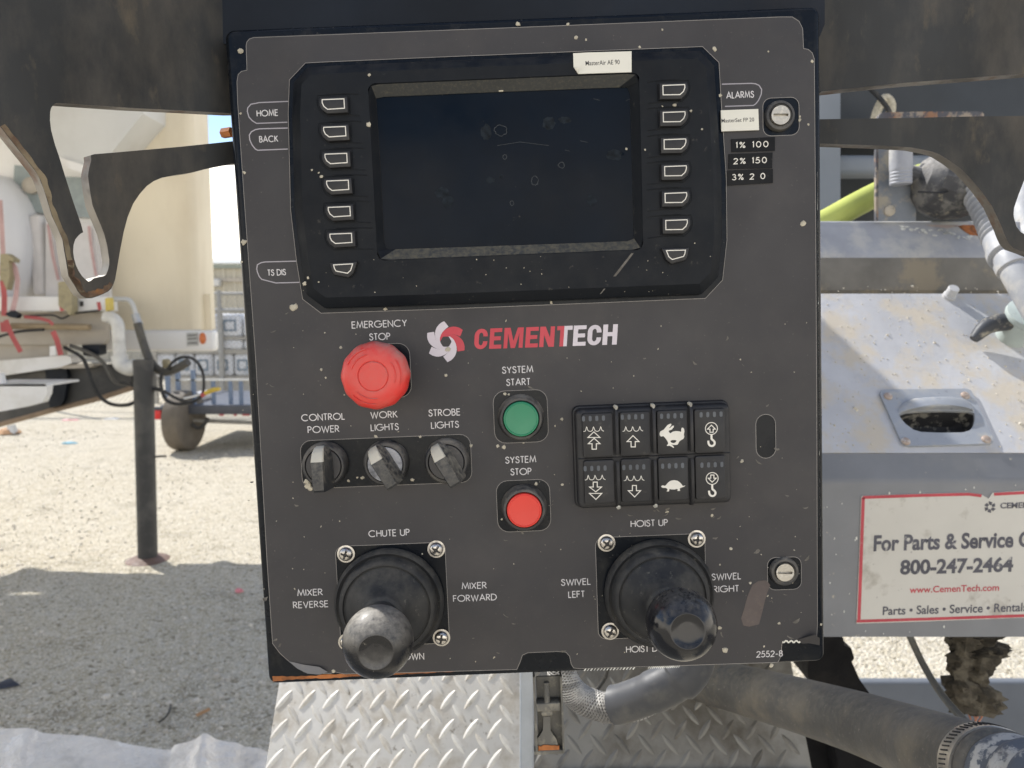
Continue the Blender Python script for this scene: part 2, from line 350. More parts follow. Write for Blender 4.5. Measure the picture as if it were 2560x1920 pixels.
def strokes(text, wd, y, gap=.20):
    """lettering in unit cap height; returns list of strokes and total width"""
    out = []; x = 0
    for i, ch in enumerate(text):
        a, st = GL[ch]
        for s in st: out.append([(x+p[0], p[1]) for p in s])
        x += a+gap
    return out, x-gap
def lettering(g, text, x0, x1, cy, cap, wd=.0006, h=OT*1000, mi=0, gap=.20, M_=None):
    """text between two pixel columns, centred on a pixel row of the panel; cap height in metres"""
    a = pp(x0, cy, h); b = pp(x1, cy, h); cx = (a[0]+b[0])/2; cz = (a[1]+b[1])/2; W_ = b[0]-a[0]
    st, tw = strokes(text, wd, 0, gap); s = W_/tw
    for k, l in enumerate(st):
        closed = (Vector(l[0])-Vector(l[-1])).length < 1e-6
        pts = [(cx-W_/2+p[0]*s, cz-cap/2+p[1]*cap) for p in (l[:-1] if closed else l)]
        g.add(ribbon(pts, wd, -h/1000-.00006-.000012*(k % 3), closed), mi)
def one(text, x0, x1, cy, cap=.00435, **k):
    g = G(); lettering(g, text, x0, x1, cy, cap, **k); part('lettering', g, M_print, part_ov, sm=0)
one('HOME', 642.5, 694.5, 282.6, .0038); one('BACK', 649, 694.5, 347.5, .0038); one('TS DIS', 669.5, 714, 681, .0038); one('ALARMS', 1816.5, 1884, 237, .0040)
one('EMERGENCY', 880, 1016.5, 810); one('STOP', 924, 975, 841.5)
one('SYSTEM', 1256, 1332, 924); one('START', 1266.5, 1325, 955); one('SYSTEM', 1264, 1339.5, 1149); one('STOP', 1277, 1328, 1179)
one('CONTROL', 754, 861.5, 1042.5); one('POWER', 770, 847.5, 1073); one('WORK', 927, 993, 1036.7); one('LIGHTS', 927.5, 996, 1067.8)
one('STROBE', 1072, 1150, 1031.2); one('LIGHTS', 1078.5, 1146.5, 1062); one('CHUTE UP', 922, 1023.5, 1332.5)
one('MIXER', 744, 806, 1481); one('REVERSE', 733.5, 820, 1511); one('MIXER', 1155, 1216, 1464); one('FORWARD', 1133.5, 1241, 1494.4)
one('CHUTE DOWN', 920, 1059.5, 1643); one('HOIST UP', 1577.5, 1669, 1307.8); one('HOIST DOWN', 1566, 1697, 1621)
one('SWIVEL', 1403.5, 1476, 1454.8); one('LEFT', 1421.5, 1461, 1485.6); one('SWIVEL', 1779.5, 1852, 1441); one('RIGHT', 1784, 1846.5, 1472)
one('2552-8', 1892, 1956, 1634.5, .0042)
fr = [((721,254),(648,257),(640,259),(628,261),(620,270),(619,279),(623,293),(631,302),(642,309),(719,306)),
      ((720,320.5),(650,322.5),(639,324.5),(629,330),(624,338),(625,350),(631,363),(639,373),(645,376),(720,373)),
      ((741,653),(663,655),(653,657),(644,662),(642.5,672),(644,680),(649,692),(655,698.5),(671,702.5),(690,707.5),(749,706)),
      ((1804,211),(1877,209),(1888,210),(1897,214),(1903.5,224),(1902.5,236),(1896,251),(1889,260),(1883,264),(1812,266.5))]
for q in fr:
    pl = [pp(*p_) for p_ in q]
    part('tab_outline', G().add(ribbon(pl, .0007, -OT-.0001)), mat('grey_outline_print', (.36,.34,.37), .5) if q is fr[0] else bpy.data.materials['grey_outline_print'], part_ov, sm=0)
# --------------------------------------- maker's logo: six-bladed swirl and block lettering
LS = 4.254
def lp(x, y): return pp(1040+x/LS, 780+y/LS)
cz0 = (318, 315)
def polar(x, y): return (math.hypot(x-cz0[0], y-cz0[1]), math.atan2(y-cz0[1], x-cz0[0]))
petal = [(490,186),(462,168),(430,158),(398,155),(368,160),(335,172),(305,192),(280,218),(262,245),(252,275),(249,305),(256,318),(264,300),(280,272),(300,252),(325,240),(352,234),(385,233),(420,241),(447,250),(470,260),(484,226),(497,190)]
for k in range(6):
    g = G(); pts = []
    for x, y in petal:
        r_, a_ = polar(x, y); a_ += R(60*k); pts.append(lp(cz0[0]+r_*math.cos(a_), cz0[1]+r_*math.sin(a_)))
    g.add(plate(pts, (), -OT-.00012-.000015*k, -OT-.00002))
    part('logo_petal', g, M_red_print if k < 2 else M_lilac, part_ov, sm=0)
def glyph(g, ch, x0, x1, ybl, ytop, mi):
    """bold slanted block capital; unit coordinates -> logo pixels"""
    t = .29 if ch in 'CH' else .30
    if ch == 'E': polys = [[(0,0),(1,0),(1,.19),(.36,.19),(.36,.41),(.92,.41),(.92,.60),(.36,.60),(.36,.81),(1,.81),(1,1),(0,1)]]
    elif ch == 'M': polys = [[(0,0),(.20,0),(.20,.72),(.38,0),(.60,0),(.79,.72),(.79,0),(1,0),(1,1),(.69,1),(.50,.34),(.31,1),(0,1)]]
    elif ch == 'N': polys = [[(0,0),(.29,0),(.29,.58),(.64,0),(1,0),(1,1),(.71,1),(.71,.44),(.36,1),(0,1)]]
    elif ch == 'H': polys = [[(0,0),(.33,0),(.33,.42),(.67,.42),(.67,0),(1,0),(1,1),(.67,1),(.67,.62),(.33,.62),(.33,1),(0,1)]]
    elif ch == 'l': polys = [[(.45,0),(1,0),(1,1),(0,1),(0,.80),(.45,.80)]]
    elif ch == 'r': polys = [[(0,0),(.42,0),(.42,.80),(1,.80),(1,1),(0,1)]]
    elif ch == 'C':
        o = arc(.5,.66,.5,0,180,12,.34)[0:]+arc(.5,.34,.5,180,360,12,.34); i = arc(.5,.34,.16,360,180,10,.15)+arc(.5,.66,.16,180,0,10,.15)
        polys = [[(1,.62)]+o+[(1,.38),(.66,.38)]+i+[(.66,.62)]]
    for p in polys:
        pts = []
        for u, v in p:
            x = x0+(x1-x0)*u+(v-.5)*14; base = ybl(x); top = ytop(x); pts.append(lp(x, base+(top-base)*v))
        g.add(plate(pts, (), -OT-.00014, -OT-.00002), mi)
bl = lambda x: 397-(x-620)*(52/1525); tl = lambda x: bl(x)-216
for ch, x0, x1, mi in (('C',622,762,0),('E',784,912,0),('M',936,1140,0),('E',1166,1300,0),('N',1316,1472,0),('l',1497,1572,0),('r',1572,1660,1),('E',1672,1808,1),('C',1824,1970,1),('H',1986,2140,1)):
    g = G(); glyph(g, ch, x0, x1, bl, tl, 0); part('logo_letter', g, [M_red_print, M_lilac][mi], part_ov, sm=0)

# --------------------------------------- display unit
HB = 10
outl = [pp(*q, 5) for q in ((734,205),(730,290),(736,525),(752,660),(766,736),(811,770),(1100,761),(1450,747),(1755,735),(1796,692),(1806,598),(1804,440),(1792,262),(1786,163),(1750,126),(1500,135),(1100,151),(800,165),(768,168))]
outl = ccw(outl); inn = inset(outl, .0068); out2 = inset(outl, .0012)
op = ccw([pp(*q, HB) for q in ((920,222),(926,212),(936,208),(1200,197),(1580,181),(1592,184),(1598,192),(1602,330),(1608,608),(1604,619),(1594,625),(1300,637),(960,651),(949,647),(943,637),(930,400))])
gl = ccw([pp(*q, 3) for q in ((940,246),(944,243),(1200,232),(1568,218),(1573,219),(1575,223),(1580,400),(1585,596),(1583,601),(1578,603),(1300,613),(968,624),(963,622),(961,617),(950,400))])
g = G().add(loft([[(x, 0, z) for x, z in outl], [(x, -.0045, z) for x, z in outl], [(x, -.0058, z) for x, z in out2], [(x, -.0098, z) for x, z in inn]]))
v, f = plate(inn, [op], -.0098, -.006); g.add((v, f))
def resample(poly, n):
    p = [Vector(q) for q in poly]; L = [(p[(i+1) % len(p)]-p[i]).length for i in range(len(p))]; tot = sum(L); out = []
    for k in range(n):
        s = tot*k/n; i = 0
        while s > L[i]: s -= L[i]; i += 1
        out.append(tuple(p[i].lerp(p[(i+1) % len(p)], s/L[i])))
    return out
def ordr(poly):  # start at the top-left corner
    k = min(range(len(poly)), key=lambda i: poly[i][0]-poly[i][1]); return poly[k:]+poly[:k]
A_ = resample(ordr(op), 96); B_ = resample(ordr(gl), 96)
g.add(loft([[(x, -.0098, z) for x, z in A_], [(x, -.0090, z) for x, z in inset(A_, .0005)]]))
g2 = G().add(loft([[(x, -.0090, z) for x, z in inset(A_, .0005)], [(x, -.0034, z) for x, z in B_], [(x, -.0008, z) for x, z in B_]]))
disp = part('display_bezel', g, M_bezel, sm=25)
for i_ in range(96):
    qa = Vector(A_[i_]); qb = Vector(A_[(i_+1) % 96]); e_ = qb-qa
    if abs(e_.y) > abs(e_.x): g2.m[i_] = 1
part('screen_surround', g2, [mat('bounce_lit_dusty_surround', (.034,.036,.036), .6, dirt=((.12,.11,.08), 500, .5, .2, .5), top=((.20,.175,.12), .5, 300), bump=(1800,.2,.0002)), M_bezel], disp, sm=25)  # grey carries ground bounce on the top slope; the bottom ledge is dusty
part('screen', G().add(plate(inset(gl, -.0006), (), -.0026, -.001)), M_glass, disp)
part('chipped_spot', G().add(plate([pp(1247,226,4), pp(1258,225.5,4), pp(1258,229,4), pp(1247,229.5,4)], (), -.0044, -.0034)), M_conc, disp)
def ringpoly(cx, cy, ra, rb, n=18): return [pp(cx+ra*math.cos(2*math.pi*k/n)*rnd.uniform(.8,1.15), cy+rb*math.sin(2*math.pi*k/n)*rnd.uniform(.8,1.15), 2.7) for k in range(n)]
g = G()
for k, (cx, cy, ra, rb) in enumerate(((1216,331,14,21),(1372,308,17,16),(1412,300,16,9),(1225,450,12,8),(1254,441,6,5),(1536,388,20,14),(1105,482,18,14),(1120,505,14,16),(1480,500,12,14))):
    g.add(plate(ringpoly(cx, cy, ra, rb), (), -.00262-.00001*k, -.0026))
part('screen_smudge', g, mat('faint_smudge', (.012,.016,.021), .6, var=.6, vs_=300, spec=.1), disp, kind='stuff', sm=0)
g = G()
for k, (cx, cy, ra, rb) in enumerate(((1337,452,9,11),(1262,393,5,6),(1280,508,5,6),(1404,413,8,7),(1252,326,16,14))): g.add(ribbon(ringpoly(cx, cy, ra, rb), .0004, -.00275-.00001*k, True))
for k, (x0_, y0_, x1_, y1_) in enumerate(((1450,352,1470,356),(1243,364,1300,355),(1300,355,1372,364),(1484,247,1500,251),(1565,252,1574,248),(1412,375,1424,378))): g.add(ribbon([pp(x0_, y0_, 2.8), pp(x1_, y1_, 2.8)], .0003, -.00285-.00001*k))
part('screen_scratch', g, mat('pale_scratch', (.055,.06,.065), .6, var=.5, vs_=900, spec=.1), disp, kind='stuff', sm=0)
kl = [(834,260),(837.6,329),(841,396),(845,463),(849,528.8),(853,595.5)]; kr = [(1684,224.5),(1684.7,292),(1686.8,360),(1688,427),(1689,494),(1690.6,561.6)]
mm = .001
def keyshape(s): return [(-7.4*s, 3.2), (7.4*s, 3.2), (7.4*s, -3.4), (-4.1*s, -3.7), (-6.6*s, -1.6), (-7.6*s, .8), (-7.6*s, 2.4)]
def bottomkey(s): return [(-6.8*s, 3.1), (6.8*s, 3.3), (5.0*s, -1.4), (2.6*s, -3.4), (-5.2*s, -1.6), (-6.2*s, .2)]
def mkkey(s, shp):
    o = ccw([(x*mm, z*mm) for x, z in shp(s)]); g = G()
    pad = inset(o, -.0019); pad = [(x, z-.0006) for x, z in pad]
    g.add(bevelplate(pad, -.0036, 0, .0010, 2), 0)
    g.add(ribbon(inset(o, .0003), .00062, -.00375, True), 1); return g
for nm, cen, s in (('l', kl, 1), ('r', kr, -1)):
    first = None
    for px, py in cen:
        x, z = pp(px, py, 13)
        d = PM.to_3x3() @ Vector((x, -.0098, z))
        if first is None:
            first = obj('soft_key', mkkey(s, keyshape), [M_key, M_keypr], disp, PM @ T(x, -.0098, z)); d0 = d
        else: dup(first, d-d0, disp)
for (px, py), s in (((859,672), 1), ((1689.5,637), -1)):
    x, z = pp(px, py, 13)
    obj('soft_key', mkkey(s, bottomkey), [M_key, M_keypr], disp, PM @ T(x, -.0098, z))
# raised lines framing each key row
g = G(); kk = 0
for cen, s in ((kl, 1), (kr, -1)):
    for i, (px, py) in enumerate(cen):
        x, z = pp(px, py, 10)
        xe = pp(905 + 7*i, py, 10)[0] if s == 1 else pp(1612, py, 10)[0]
        for dz in (6.6, -7.4):
            a = x+s*-3*mm if dz > 0 else x-s*3*mm
            pl = [(a, z+dz*mm), (x+s*9*mm, z+dz*mm), (xe-s*2*mm, z+(dz-.8)*mm)]
            w0 = .0005; kk += 1
            pl2 = [(p_[0], -.0098, p_[1]) for p_ in pl]
            g.add(tube(pl2, .00038, 6))
        # moat line round the key
        sh = inset(ccw([(x+a_*mm, z-.6*mm+b_*mm) for a_, b_ in keyshape(s)]), -.0034)
        g.add(tube([(a_, -.0098, b_) for a_, b_ in sh]+[(sh[0][0], -.0098, sh[0][1])], .0003, 6))
part('key_row_ridge', g, M_bezel, disp, kind='stuff')

# --------------------------------------- big push buttons
def axis(px, py): x, z = pp(px, py); return T(x, 0, z)
def push(px, py, capm, nm):
    M = axis(px, py)
    r = part('push_button', G().add(lathe([(.0162,0),(.0162,.001),(.0156,.0022),(.0152,.0075),(.0142,.0094),(.0128,.0098),(.0124,.0085),(.0124,.004)], 56), 0, M), M_bez2, label=nm)
    part('button_cap', G().add(lathe([(.0121,.003),(.0121,.0098),(.0117,.0110),(.0109,.0113),(.0106,.0109),(.0100,.01085),(0,.0108)], 56), 0, M), capm, r); return r
push(1302, 1043, M_green, 'green start button in a black ring'); push(1310, 1267, M_redb, 'red stop button in a black ring')
# emergency stop
M = axis(960, 931); M = M @ Matrix.Diagonal((1.07, 1.18, 1.07, 1))
es = part('emergency_button', G().add(lathe([(.0150,0),(.0150,.006),(.0135,.008),(.0115,.009),(.0115,.018)], 48), 0, M), M_bez2)
n = 72; L = []
for r_, h_, wb in ((.0135,.018,0),(.0185,.0195,.6),(.0204,.0225,1),(.0207,.0265,1),(.0203,.0300,1),(.0192,.0325,.6),(.0172,.0342,.2),(.0150,.0350,0),(.0110,.0354,0),(.0094,.0353,0),(.0090,.0350,0),(.0087,.0353,0),(.0084,.0356,0),(.0045,.0358,0),(.0005,.0358,0)):
    L.append([((r_+wb*.00025*math.cos(12*2*math.pi*k/n))*math.cos(2*math.pi*k/n), -h_, (r_+wb*.00025*math.cos(12*2*math.pi*k/n))*math.sin(2*math.pi*k/n)) for k in range(n)])
g = G().add(loft(L, True, True), 0, M)
part('mushroom_cap', g, M_estop, es)
g = G()   # raised turning arrows moulded in the cap
for a0 in (100, 220, 340):
    pl = [(.0135*math.cos(R(a0+t)), -.0353, .0135*math.sin(R(a0+t))) for t in range(0, 66, 6)]
    g.add(tube(pl, [.0001]+[.00045]*(len(pl)-2)+[.0001], 6), 0, M)
    pl = [(.0168*math.cos(R(a0+t)), -.0346, .0168*math.sin(R(a0+t))) for t in range(0, 60, 6)]
    g.add(tube(pl, [.0001]+[.0004]*(len(pl)-2)+[.0001], 6), 0, M)
part('moulded_arrow', g, M_estop, es)
# rotary selectors
def selector(px, py, ang, discm, nm):
    M = axis(px, py)
    r = part('selector_switch', G().add(lathe([(.0160,0),(.0160,.001),(.0156,.004),(.0150,.0068),(.0140,.0078),(.0128,.0080),(.0124,.0072),(.0124,.004)], 56, None), 0, M), M_bez2, label=nm)
    part('selector_disc', G().add(lathe([(.0121,.003),(.0121,.0076),(.0118,.0079),(0,.0079)], 48), 0, M), discm, r)
    g = G(); Z = [(-.0150, .0232, .0034), (-.0135, .0245, .0036), (.0050, .0240, .0038), (.0056, .0238, .0038), (.0110, .0205, .0034), (.0138, .0165, .0027), (.0148, .0120, .0018)]
    L = []
    for z, h, hw in Z:
        bw = .0070 if z < .009 else .0062 if z < .012 else .0045 if z < .0143 else .003
        L.append([(-bw, -.0080, z), (-hw-.0006, -h+.0012, z), (-hw, -h, z), (hw, -h, z), (hw+.0006, -h+.0012, z), (bw, -.0080, z)])
    v, f = loft(L, True, True); g.add((v, f), 0, M @ Matrix.Rotation(R(ang), 4, 'Y'))
    nf = len(f)
    # marked tip on the sloping front face
    for i, q in enumerate(f):
        if i//6 in (3, 4, 5) and i % 6 in (1, 2, 3): g.m[i] = 1
    part('selector_lever', g, [M_knob, M_tip], r, sm=28); return r
selector(815, 1160, -1, M_disc2, 'left selector, pointing straight up'); selector(967, 1156, -29, M_disc, 'middle selector with worn grey disc'); selector(1118, 1151, -29, M_disc2, 'right selector with half worn disc')
# --------------------------------------- keypad of eight
KP = (1636, 1141); kx, kz = pp(*KP, 13.5); KH = .0135
g = G(); g.add(bevelplate(rr(kx-.0530, kz-.0350, kx+.0530, kz+.0340, .004), -.0118, 0, .003, 3))
# slightly splayed foot
g.add(bevelplate(rr(kx-.0545, kz-.0362, kx+.0545, kz+.0356, .005), -.0040, 0, .002, 2))
kp = part('keypad', g, M_key)
FS = 5.2667
def fp(x, y): return pp(1420+x/FS, 980+y/FS, 14.2)
icons = {}
def arrow_out(g, pts, k=0): g.add(ribbon([fp(*p) for p in pts], .00062, -.0001-.00001*k, True), 1)
waves = [(203,520),(230,510),(245,460),(262,505),(290,518),(320,505),(335,460),(355,505),(385,518),(415,500),(430,458),(445,500),(472,515)]
rabbit = [(1205,545),(1215,520),(1240,505),(1262,495),(1280,470),(1310,435),(1345,417),(1362,420),(1355,445),(1325,480),(1345,470),(1375,445),(1395,442),(1390,465),(1365,495),(1330,505),(1325,520),(1345,545),(1380,522),(1420,513),(1465,517),(1490,525),(1490,490),(1497,470),(1515,470),(1527,485),(1532,520),(1525,560),(1530,590),(1520,615),(1485,635),(1465,650),(1445,690),(1425,697),(1385,695),(1355,690),(1380,705),(1397,730),(1388,735),(1355,715),(1335,707),(1303,710),(1300,700),(1315,690),(1318,668),(1308,645),(1295,625),(1275,600),(1255,580),(1225,587),(1208,572)]
rhole = [(1350,640),(1375,632),(1410,632),(1430,640),(1415,662),(1395,673),(1365,668),(1350,655)]
turtle = [(1223,1240),(1245,1228),(1275,1235),(1290,1225),(1305,1205),(1325,1185),(1355,1167),(1400,1160),(1440,1168),(1472,1188),(1497,1217),(1512,1238),(1545,1228),(1530,1245),(1500,1255),(1470,1268),(1475,1300),(1440,1303),(1438,1298),(1450,1290),(1435,1275),(1400,1283),(1355,1282),(1335,1275),(1328,1308),(1300,1308),(1303,1298),(1312,1290),(1305,1272),(1285,1262),(1250,1262),(1228,1250)]
hook = [(1888,562),(1888,600),(1893,622),(1915,640),(1930,662),(1926,690),(1905,708),(1880,709),(1858,694),(1848,668),(1846,640)]
ctr = {(0,0):(340,560),(1,0):(852,540),(2,0):(1368,520),(3,0):(1884,500),(0,1):(358,1195),(1,1):(868,1180),(2,1):(1384,1165),(3,1):(1893,1150)}
tops = {(0,0):(335,348),(1,0):(847,327),(2,0):(1363,315),(3,0):(1883,295),(0,1):(357,1005),(1,1):(866,990),(2,1):(1377,972),(3,1):(1894,958)}
for (c, r_), (X, Y) in ctr.items():
    px, pz = kx+(c-1.5)*.0254, kz+(.5-r_)*.0322
    g = G(); hw, hh = .0105, .0152
    key = rr(px-hw, pz-hh, px+hw, pz+hh, .0018, 3); v, f = bevelplate(key, -.0024, 0, .0009, 2); g.add((v, f))
    sub = G()
    for k in range(4):
        a = fp(tops[(c,r_)][0]+(k-1.5)*87.5, tops[(c,r_)][1]+(1.5-k)*3.2)
        sub.add(plate(rr(a[0]-.00105, a[1]-.00185, a[0]+.00105, a[1]+.00185, .00095, 3), (), -.0026, -.0023), 2)
    def W(dx, dy): sub.add(ribbon([tuple(p) for p in smooth([(*fp(x+dx, y+dy), 0) for x, y in waves], 3)], .00042, -.00262), 1)
    def A(pts, k=0): sub.add(ribbon([fp(*p) for p in pts], .00062, -.00260-.00002*k, True), 1)
    if (c, r_) == (0,0): W(0, 0); A([(340,524),(420,598),(262,598)], 1); A([(343,608),(422,680),(373,680),(373,752),(316,752),(316,680),(266,680)], 2)
    if (c, r_) == (1,0): W(515, -2); A([(855,574),(935,652),(885,652),(885,722),(830,722),(830,652),(777,652)])
    if (c, r_) == (2,0): sub.add(plate([fp(*p) for p in rabbit], [[fp(*p) for p in rhole]], -.0026, -.0023), 1)
    if (c, r_) in ((3,0), (3,1)):
        dx, dy = (0, 0) if r_ == 0 else (10, 658)
        cc = fp(1887+dx, 480+dy); sub.add(ribbon(circ(cc[0], cc[1], .0041, 30), .00056, -.00262, True), 1)
        ar = [(1887,436),(1940,488),(1910,488),(1910,530),(1868,530),(1868,488),(1835,488)]
        if r_: ar = [(x, 2*482-y) for x, y in ar]
        A([(x+dx, y+dy) for x, y in ar], 1)
        sub.add(ribbon([tuple(p) for p in smooth([(*fp(x+dx, y+dy), 0) for x, y in hook], 3)], .0014, -.00266), 1)
    if (c, r_) == (0,1): W(20, 638); A([(332,1185),(385,1185),(385,1250),(442,1250),(365,1314),(282,1250),(332,1250)], 1); A([(282,1334),(444,1334),(367,1414)], 2)
    if (c, r_) == (1,1): W(532, 648); A([(847,1230),(900,1230),(900,1298),(955,1298),(877,1381),(793,1298),(847,1298)])
    if (c, r_) == (2,1): sub.add(plate([fp(*p) for p in turtle], (), -.0026, -.0023), 1)
    g.add((sub.v, sub.f)); g.m[-len(sub.m):] = sub.m
    part_k = obj('keypad_key', g, [M_key, M_keypr, M_dot], kp, PM @ T(0, -.0118, 0))
# rubber ribs between the columns
for c in (-1, 0, 1):
    for s in (1, -1):
        x = kx+c*.0254; z0 = kz+s*.0028; z1 = kz+s*.0345
        pl = [(x, -.0142, z0), (x, -.0152, z0+s*.002), (x, -.0150, z1-s*.004), (x, -.0120, z1-s*.0005), (x, -.006, z1+s*.0008)]
        part('keypad_rib', G().add(tube(pl, .0013, 10)), M_key, kp, sm=60)
        if (s, c) != (-1, 1): part('keypad_rib_chip', G().add(tube([(x, -.0140, z1-s*.0022), (x+.0002, -.0118, z1+s*.0001), (x, -.0085, z1+s*.0006)], [.0007, .0016, .0012], 8)), M_conc if s > 0 else M_chip, kp, sm=60)
part('keypad_seam', G().add(tube([(kx-.052, -.0118, kz), (kx+.052, -.0118, kz)], .0006, 6)), M_key, kp)
# --------------------------------------- joysticks
def joystick(bx, by, ballx, bally, nm):
    M = axis(bx, by)
    r = part('joystick', G().add(lathe([(.0385,0),(.0388,.003),(.0382,.0062),(.0366,.0082),(.0352,.0072),(.0346,.0070),(.0342,.0092),(.0334,.0128),(.0318,.0148),(.0304,.0150),(.0298,.0138),(.0292,.0138),(.0283,.0152),(.0240,.0172),(.0190,.0205),(.0155,.0255),(.0148,.0300),(.0140,.0320),(.0120,.0330)], 64), 0, M), M_rub, label=nm, sm=50)
    b = Vector((M.translation.x, -.032, M.translation.z)); q = pp(ballx, bally, 74); t = Vector((q[0], -.074, q[1])); M = M @ Matrix.Scale(1.07, 4)
    d = (t-b).normalized(); Mq = d.to_track_quat('-Y', 'Z').to_matrix().to_4x4(); Mq.translation = b
    part('stick_collar', G().add(lathe([(.0120,-.004),(.0122,.004),(.0118,.012),(.0108,.016),(.0104,.026)], 40), 0, Mq), M_rub, r)
    Mq = Mq.copy(); Mq.translation = t; prof = []
    for k in range(0, 27):
        a = R(-62+k*4.6); prof.append((.0216*math.cos(a), .0216*math.sin(a)))
    prof = [p_ for p_ in prof if p_[1] < .0186]; prof += [(.0105, .0189), (.0098, .0189), (.0092, .0184), (.005, .0181), (0, .0180)]
    part('ball_knob', G().add(lathe(prof, 56), 0, Mq), M_ball if 'left' in nm else M_ball2, r, sm=60); return r
joystick(975, 1502, 945, 1603, 'left joystick, its ball knob dusted pale'); joystick(1646, 1480, 1703, 1560, 'right joystick, glossy and scraped')
def screw(px, py, ang, r=.0050):
    M = axis(px, py) @ Matrix.Rotation(R(ang), 4, 'Y'); g = G()
    g.add(lathe([(r*1.25,0),(r*1.25,.0009),(r*1.05,.0010)], 30), 0, M)
    # domed head with a cross recess
    n = 48; Ls = []
    for rr_, h in ((r,.0010),(r*.97,.0020),(r*.86,.0030),(r*.68,.0036),(r*.5,.0039),(r*.3,.0040),(r*.12,.0040)):
        ring = []
        for k in range(n):
            a = 2*math.pi*k/n; x = rr_*math.cos(a); z = rr_*math.sin(a)
            dpt = .0016 if (min(abs(x), abs(z)) < r*.10 and max(abs(x), abs(z)) < r*.56) else 0
            ring.append((x, -h+dpt, z))
        Ls.append(ring)
    g.add(loft(Ls, False, True), 0, M)
    # dark cross
    for q in (0, 90):
        g.add(box(-r*.45, r*.45, -.00408, -.0035, -r*.075, r*.075), 1, M @ Matrix.Rotation(R(q), 4, 'Y') @ T(0, -.00003*(q/90), 0))
    return part('screw', g, [M_steel, M_ink], sm=50)
for a in ((865.5,1384,20),(1091,1372,35),(1104,1593,10),(868,1604,50),(1516,1356.5,38),(1741,1346.5,5),(1525,1577,25),(1750,1567,0)): screw(*a)
# --------------------------------------- quarter-turn latches
def latch(px, py, ang):
    M = axis(px, py)
    r = part('quarter_turn_latch', G().add(lathe([(.0102,0),(.0102,.002),(.0094,.0034),(.0080,.0036),(.0076,.0028),(.0070,.0026),(.0066,.001)], 44), 0, M), M_bez2)
    pr = circ(0, 0, .0063, 36)
    g = G().add(plate(pr, [[(-.0050,-.0009),(.0050,-.0009),(.0050,.0009),(-.0050,.0009)]], -.0040, 0), 0, M @ Matrix.Rotation(R(ang), 4, 'Y'))
    g.add(box(-.0050, .0050, -.0016, -.001, -.0009, .0009), 0, M @ Matrix.Rotation(R(ang), 4, 'Y'))
    part('lock_core', g, M_core, r)
latch(1947, 291.5, 2); latch(1958, 1427, 3)
# oblong sight hole shows a light spot of old glue
# --------------------------------------- stickers and embossed tapes
def mesh_text(body, bold=0.0, shear=0.0):
    cu = bpy.data.curves.new('t', 'FONT'); cu.body = body; cu.offset = bold; cu.shear = shear; cu.resolution_u = 4
    o = bpy.data.objects.new('t', cu); COL.objects.link(o); bpy.context.view_layer.update()
    me = bpy.data.meshes.new_from_object(o.evaluated_get(bpy.context.evaluated_depsgraph_get()))
    v = [tuple(q.co) for q in me.vertices]; f = [tuple(p.vertices) for p in me.polygons]
    bpy.data.objects.remove(o); bpy.data.curves.remove(cu); bpy.data.meshes.remove(me); return v, f
def fit_text(body, quad, y, bold=0.0, shear=0.0):
    """quad = (x0,z0),(x1,z1) local corners bottom-left and top-right of the ink"""
    v, f = mesh_text(body, bold, shear); x0 = min(p[0] for p in v); x1 = max(p[0] for p in v); y0 = min(p[1] for p in v); y1 = max(p[1] for p in v)
    (a, b), (c, d) = quad
    return [(a+(p[0]-x0)/(x1-x0)*(c-a), y, b+(p[1]-y0)/(y1-y0)*(d-b)) for p in v], f
st = part('label_sticker', G().add(plate([pp(*q, 11) for q in ((1433,133),(1470,131),(1579,128),(1579,180),(1500,182.5),(1446,184.5),(1434,167))], (), -.0109, -.0101)), M_paper)
a = pp(1464, 161, 11); b = pp(1549, 151, 11)
part('lettering', G().add(fit_text('MasterAir AE 90', ((a[0], (a[1]+b[1])/2-.0016), (b[0], (a[1]+b[1])/2+.0014)), -.01096, .006)), M_ink, st, sm=0)
part('folded_corner', G().add(loft([[(pp(1434,167,11)[0], -.0112, pp(1434,167,11)[1]), (pp(1446,184.5,11)[0], -.0112, pp(1446,184.5,11)[1]), (pp(1446,171,12)[0], -.0124, pp(1446,171,12)[1])]], True)), M_paper, st)
st = part('label_sticker', G().add(plate([pp(*q, 2) for q in ((1802,276),(1895.5,272.5),(1897.5,325),(1803.5,328.5))], (), -.0022, -.0010)), M_paper)
a = pp(1803.5, 305, 2); b = pp(1885, 296, 2)
part('lettering', G().add(fit_text('MasterSet FP 20', ((a[0], (a[1]+b[1])/2-.0013), (b[0], (a[1]+b[1])/2+.0013)), -.00226, .006)), M_ink, st, sm=0)
for q, txt, x0, x1, y in ((((1827,349),(1936,343),(1936,378),(1828,381)), '1% 100', 1840, 1920, 361.5), (((1821,386),(1930,382),(1929,421),(1820,423)), '2% 150', 1834.5, 1916, 401.5), (((1818,427),(1931,422.5),(1931,458),(1818,465)), '3% 2 0', 1831, 1912, 441.5)):
    tp = part('embossed_tape', G().add(plate([pp(*p_) for p_ in q], (), -.0011, -.0003)), M_tape)
    g = G(); lettering(g, txt, x0, x1, y, .0036, .0006, 1.15, gap=.34); part('lettering', g, M_keypr, tp, sm=0)
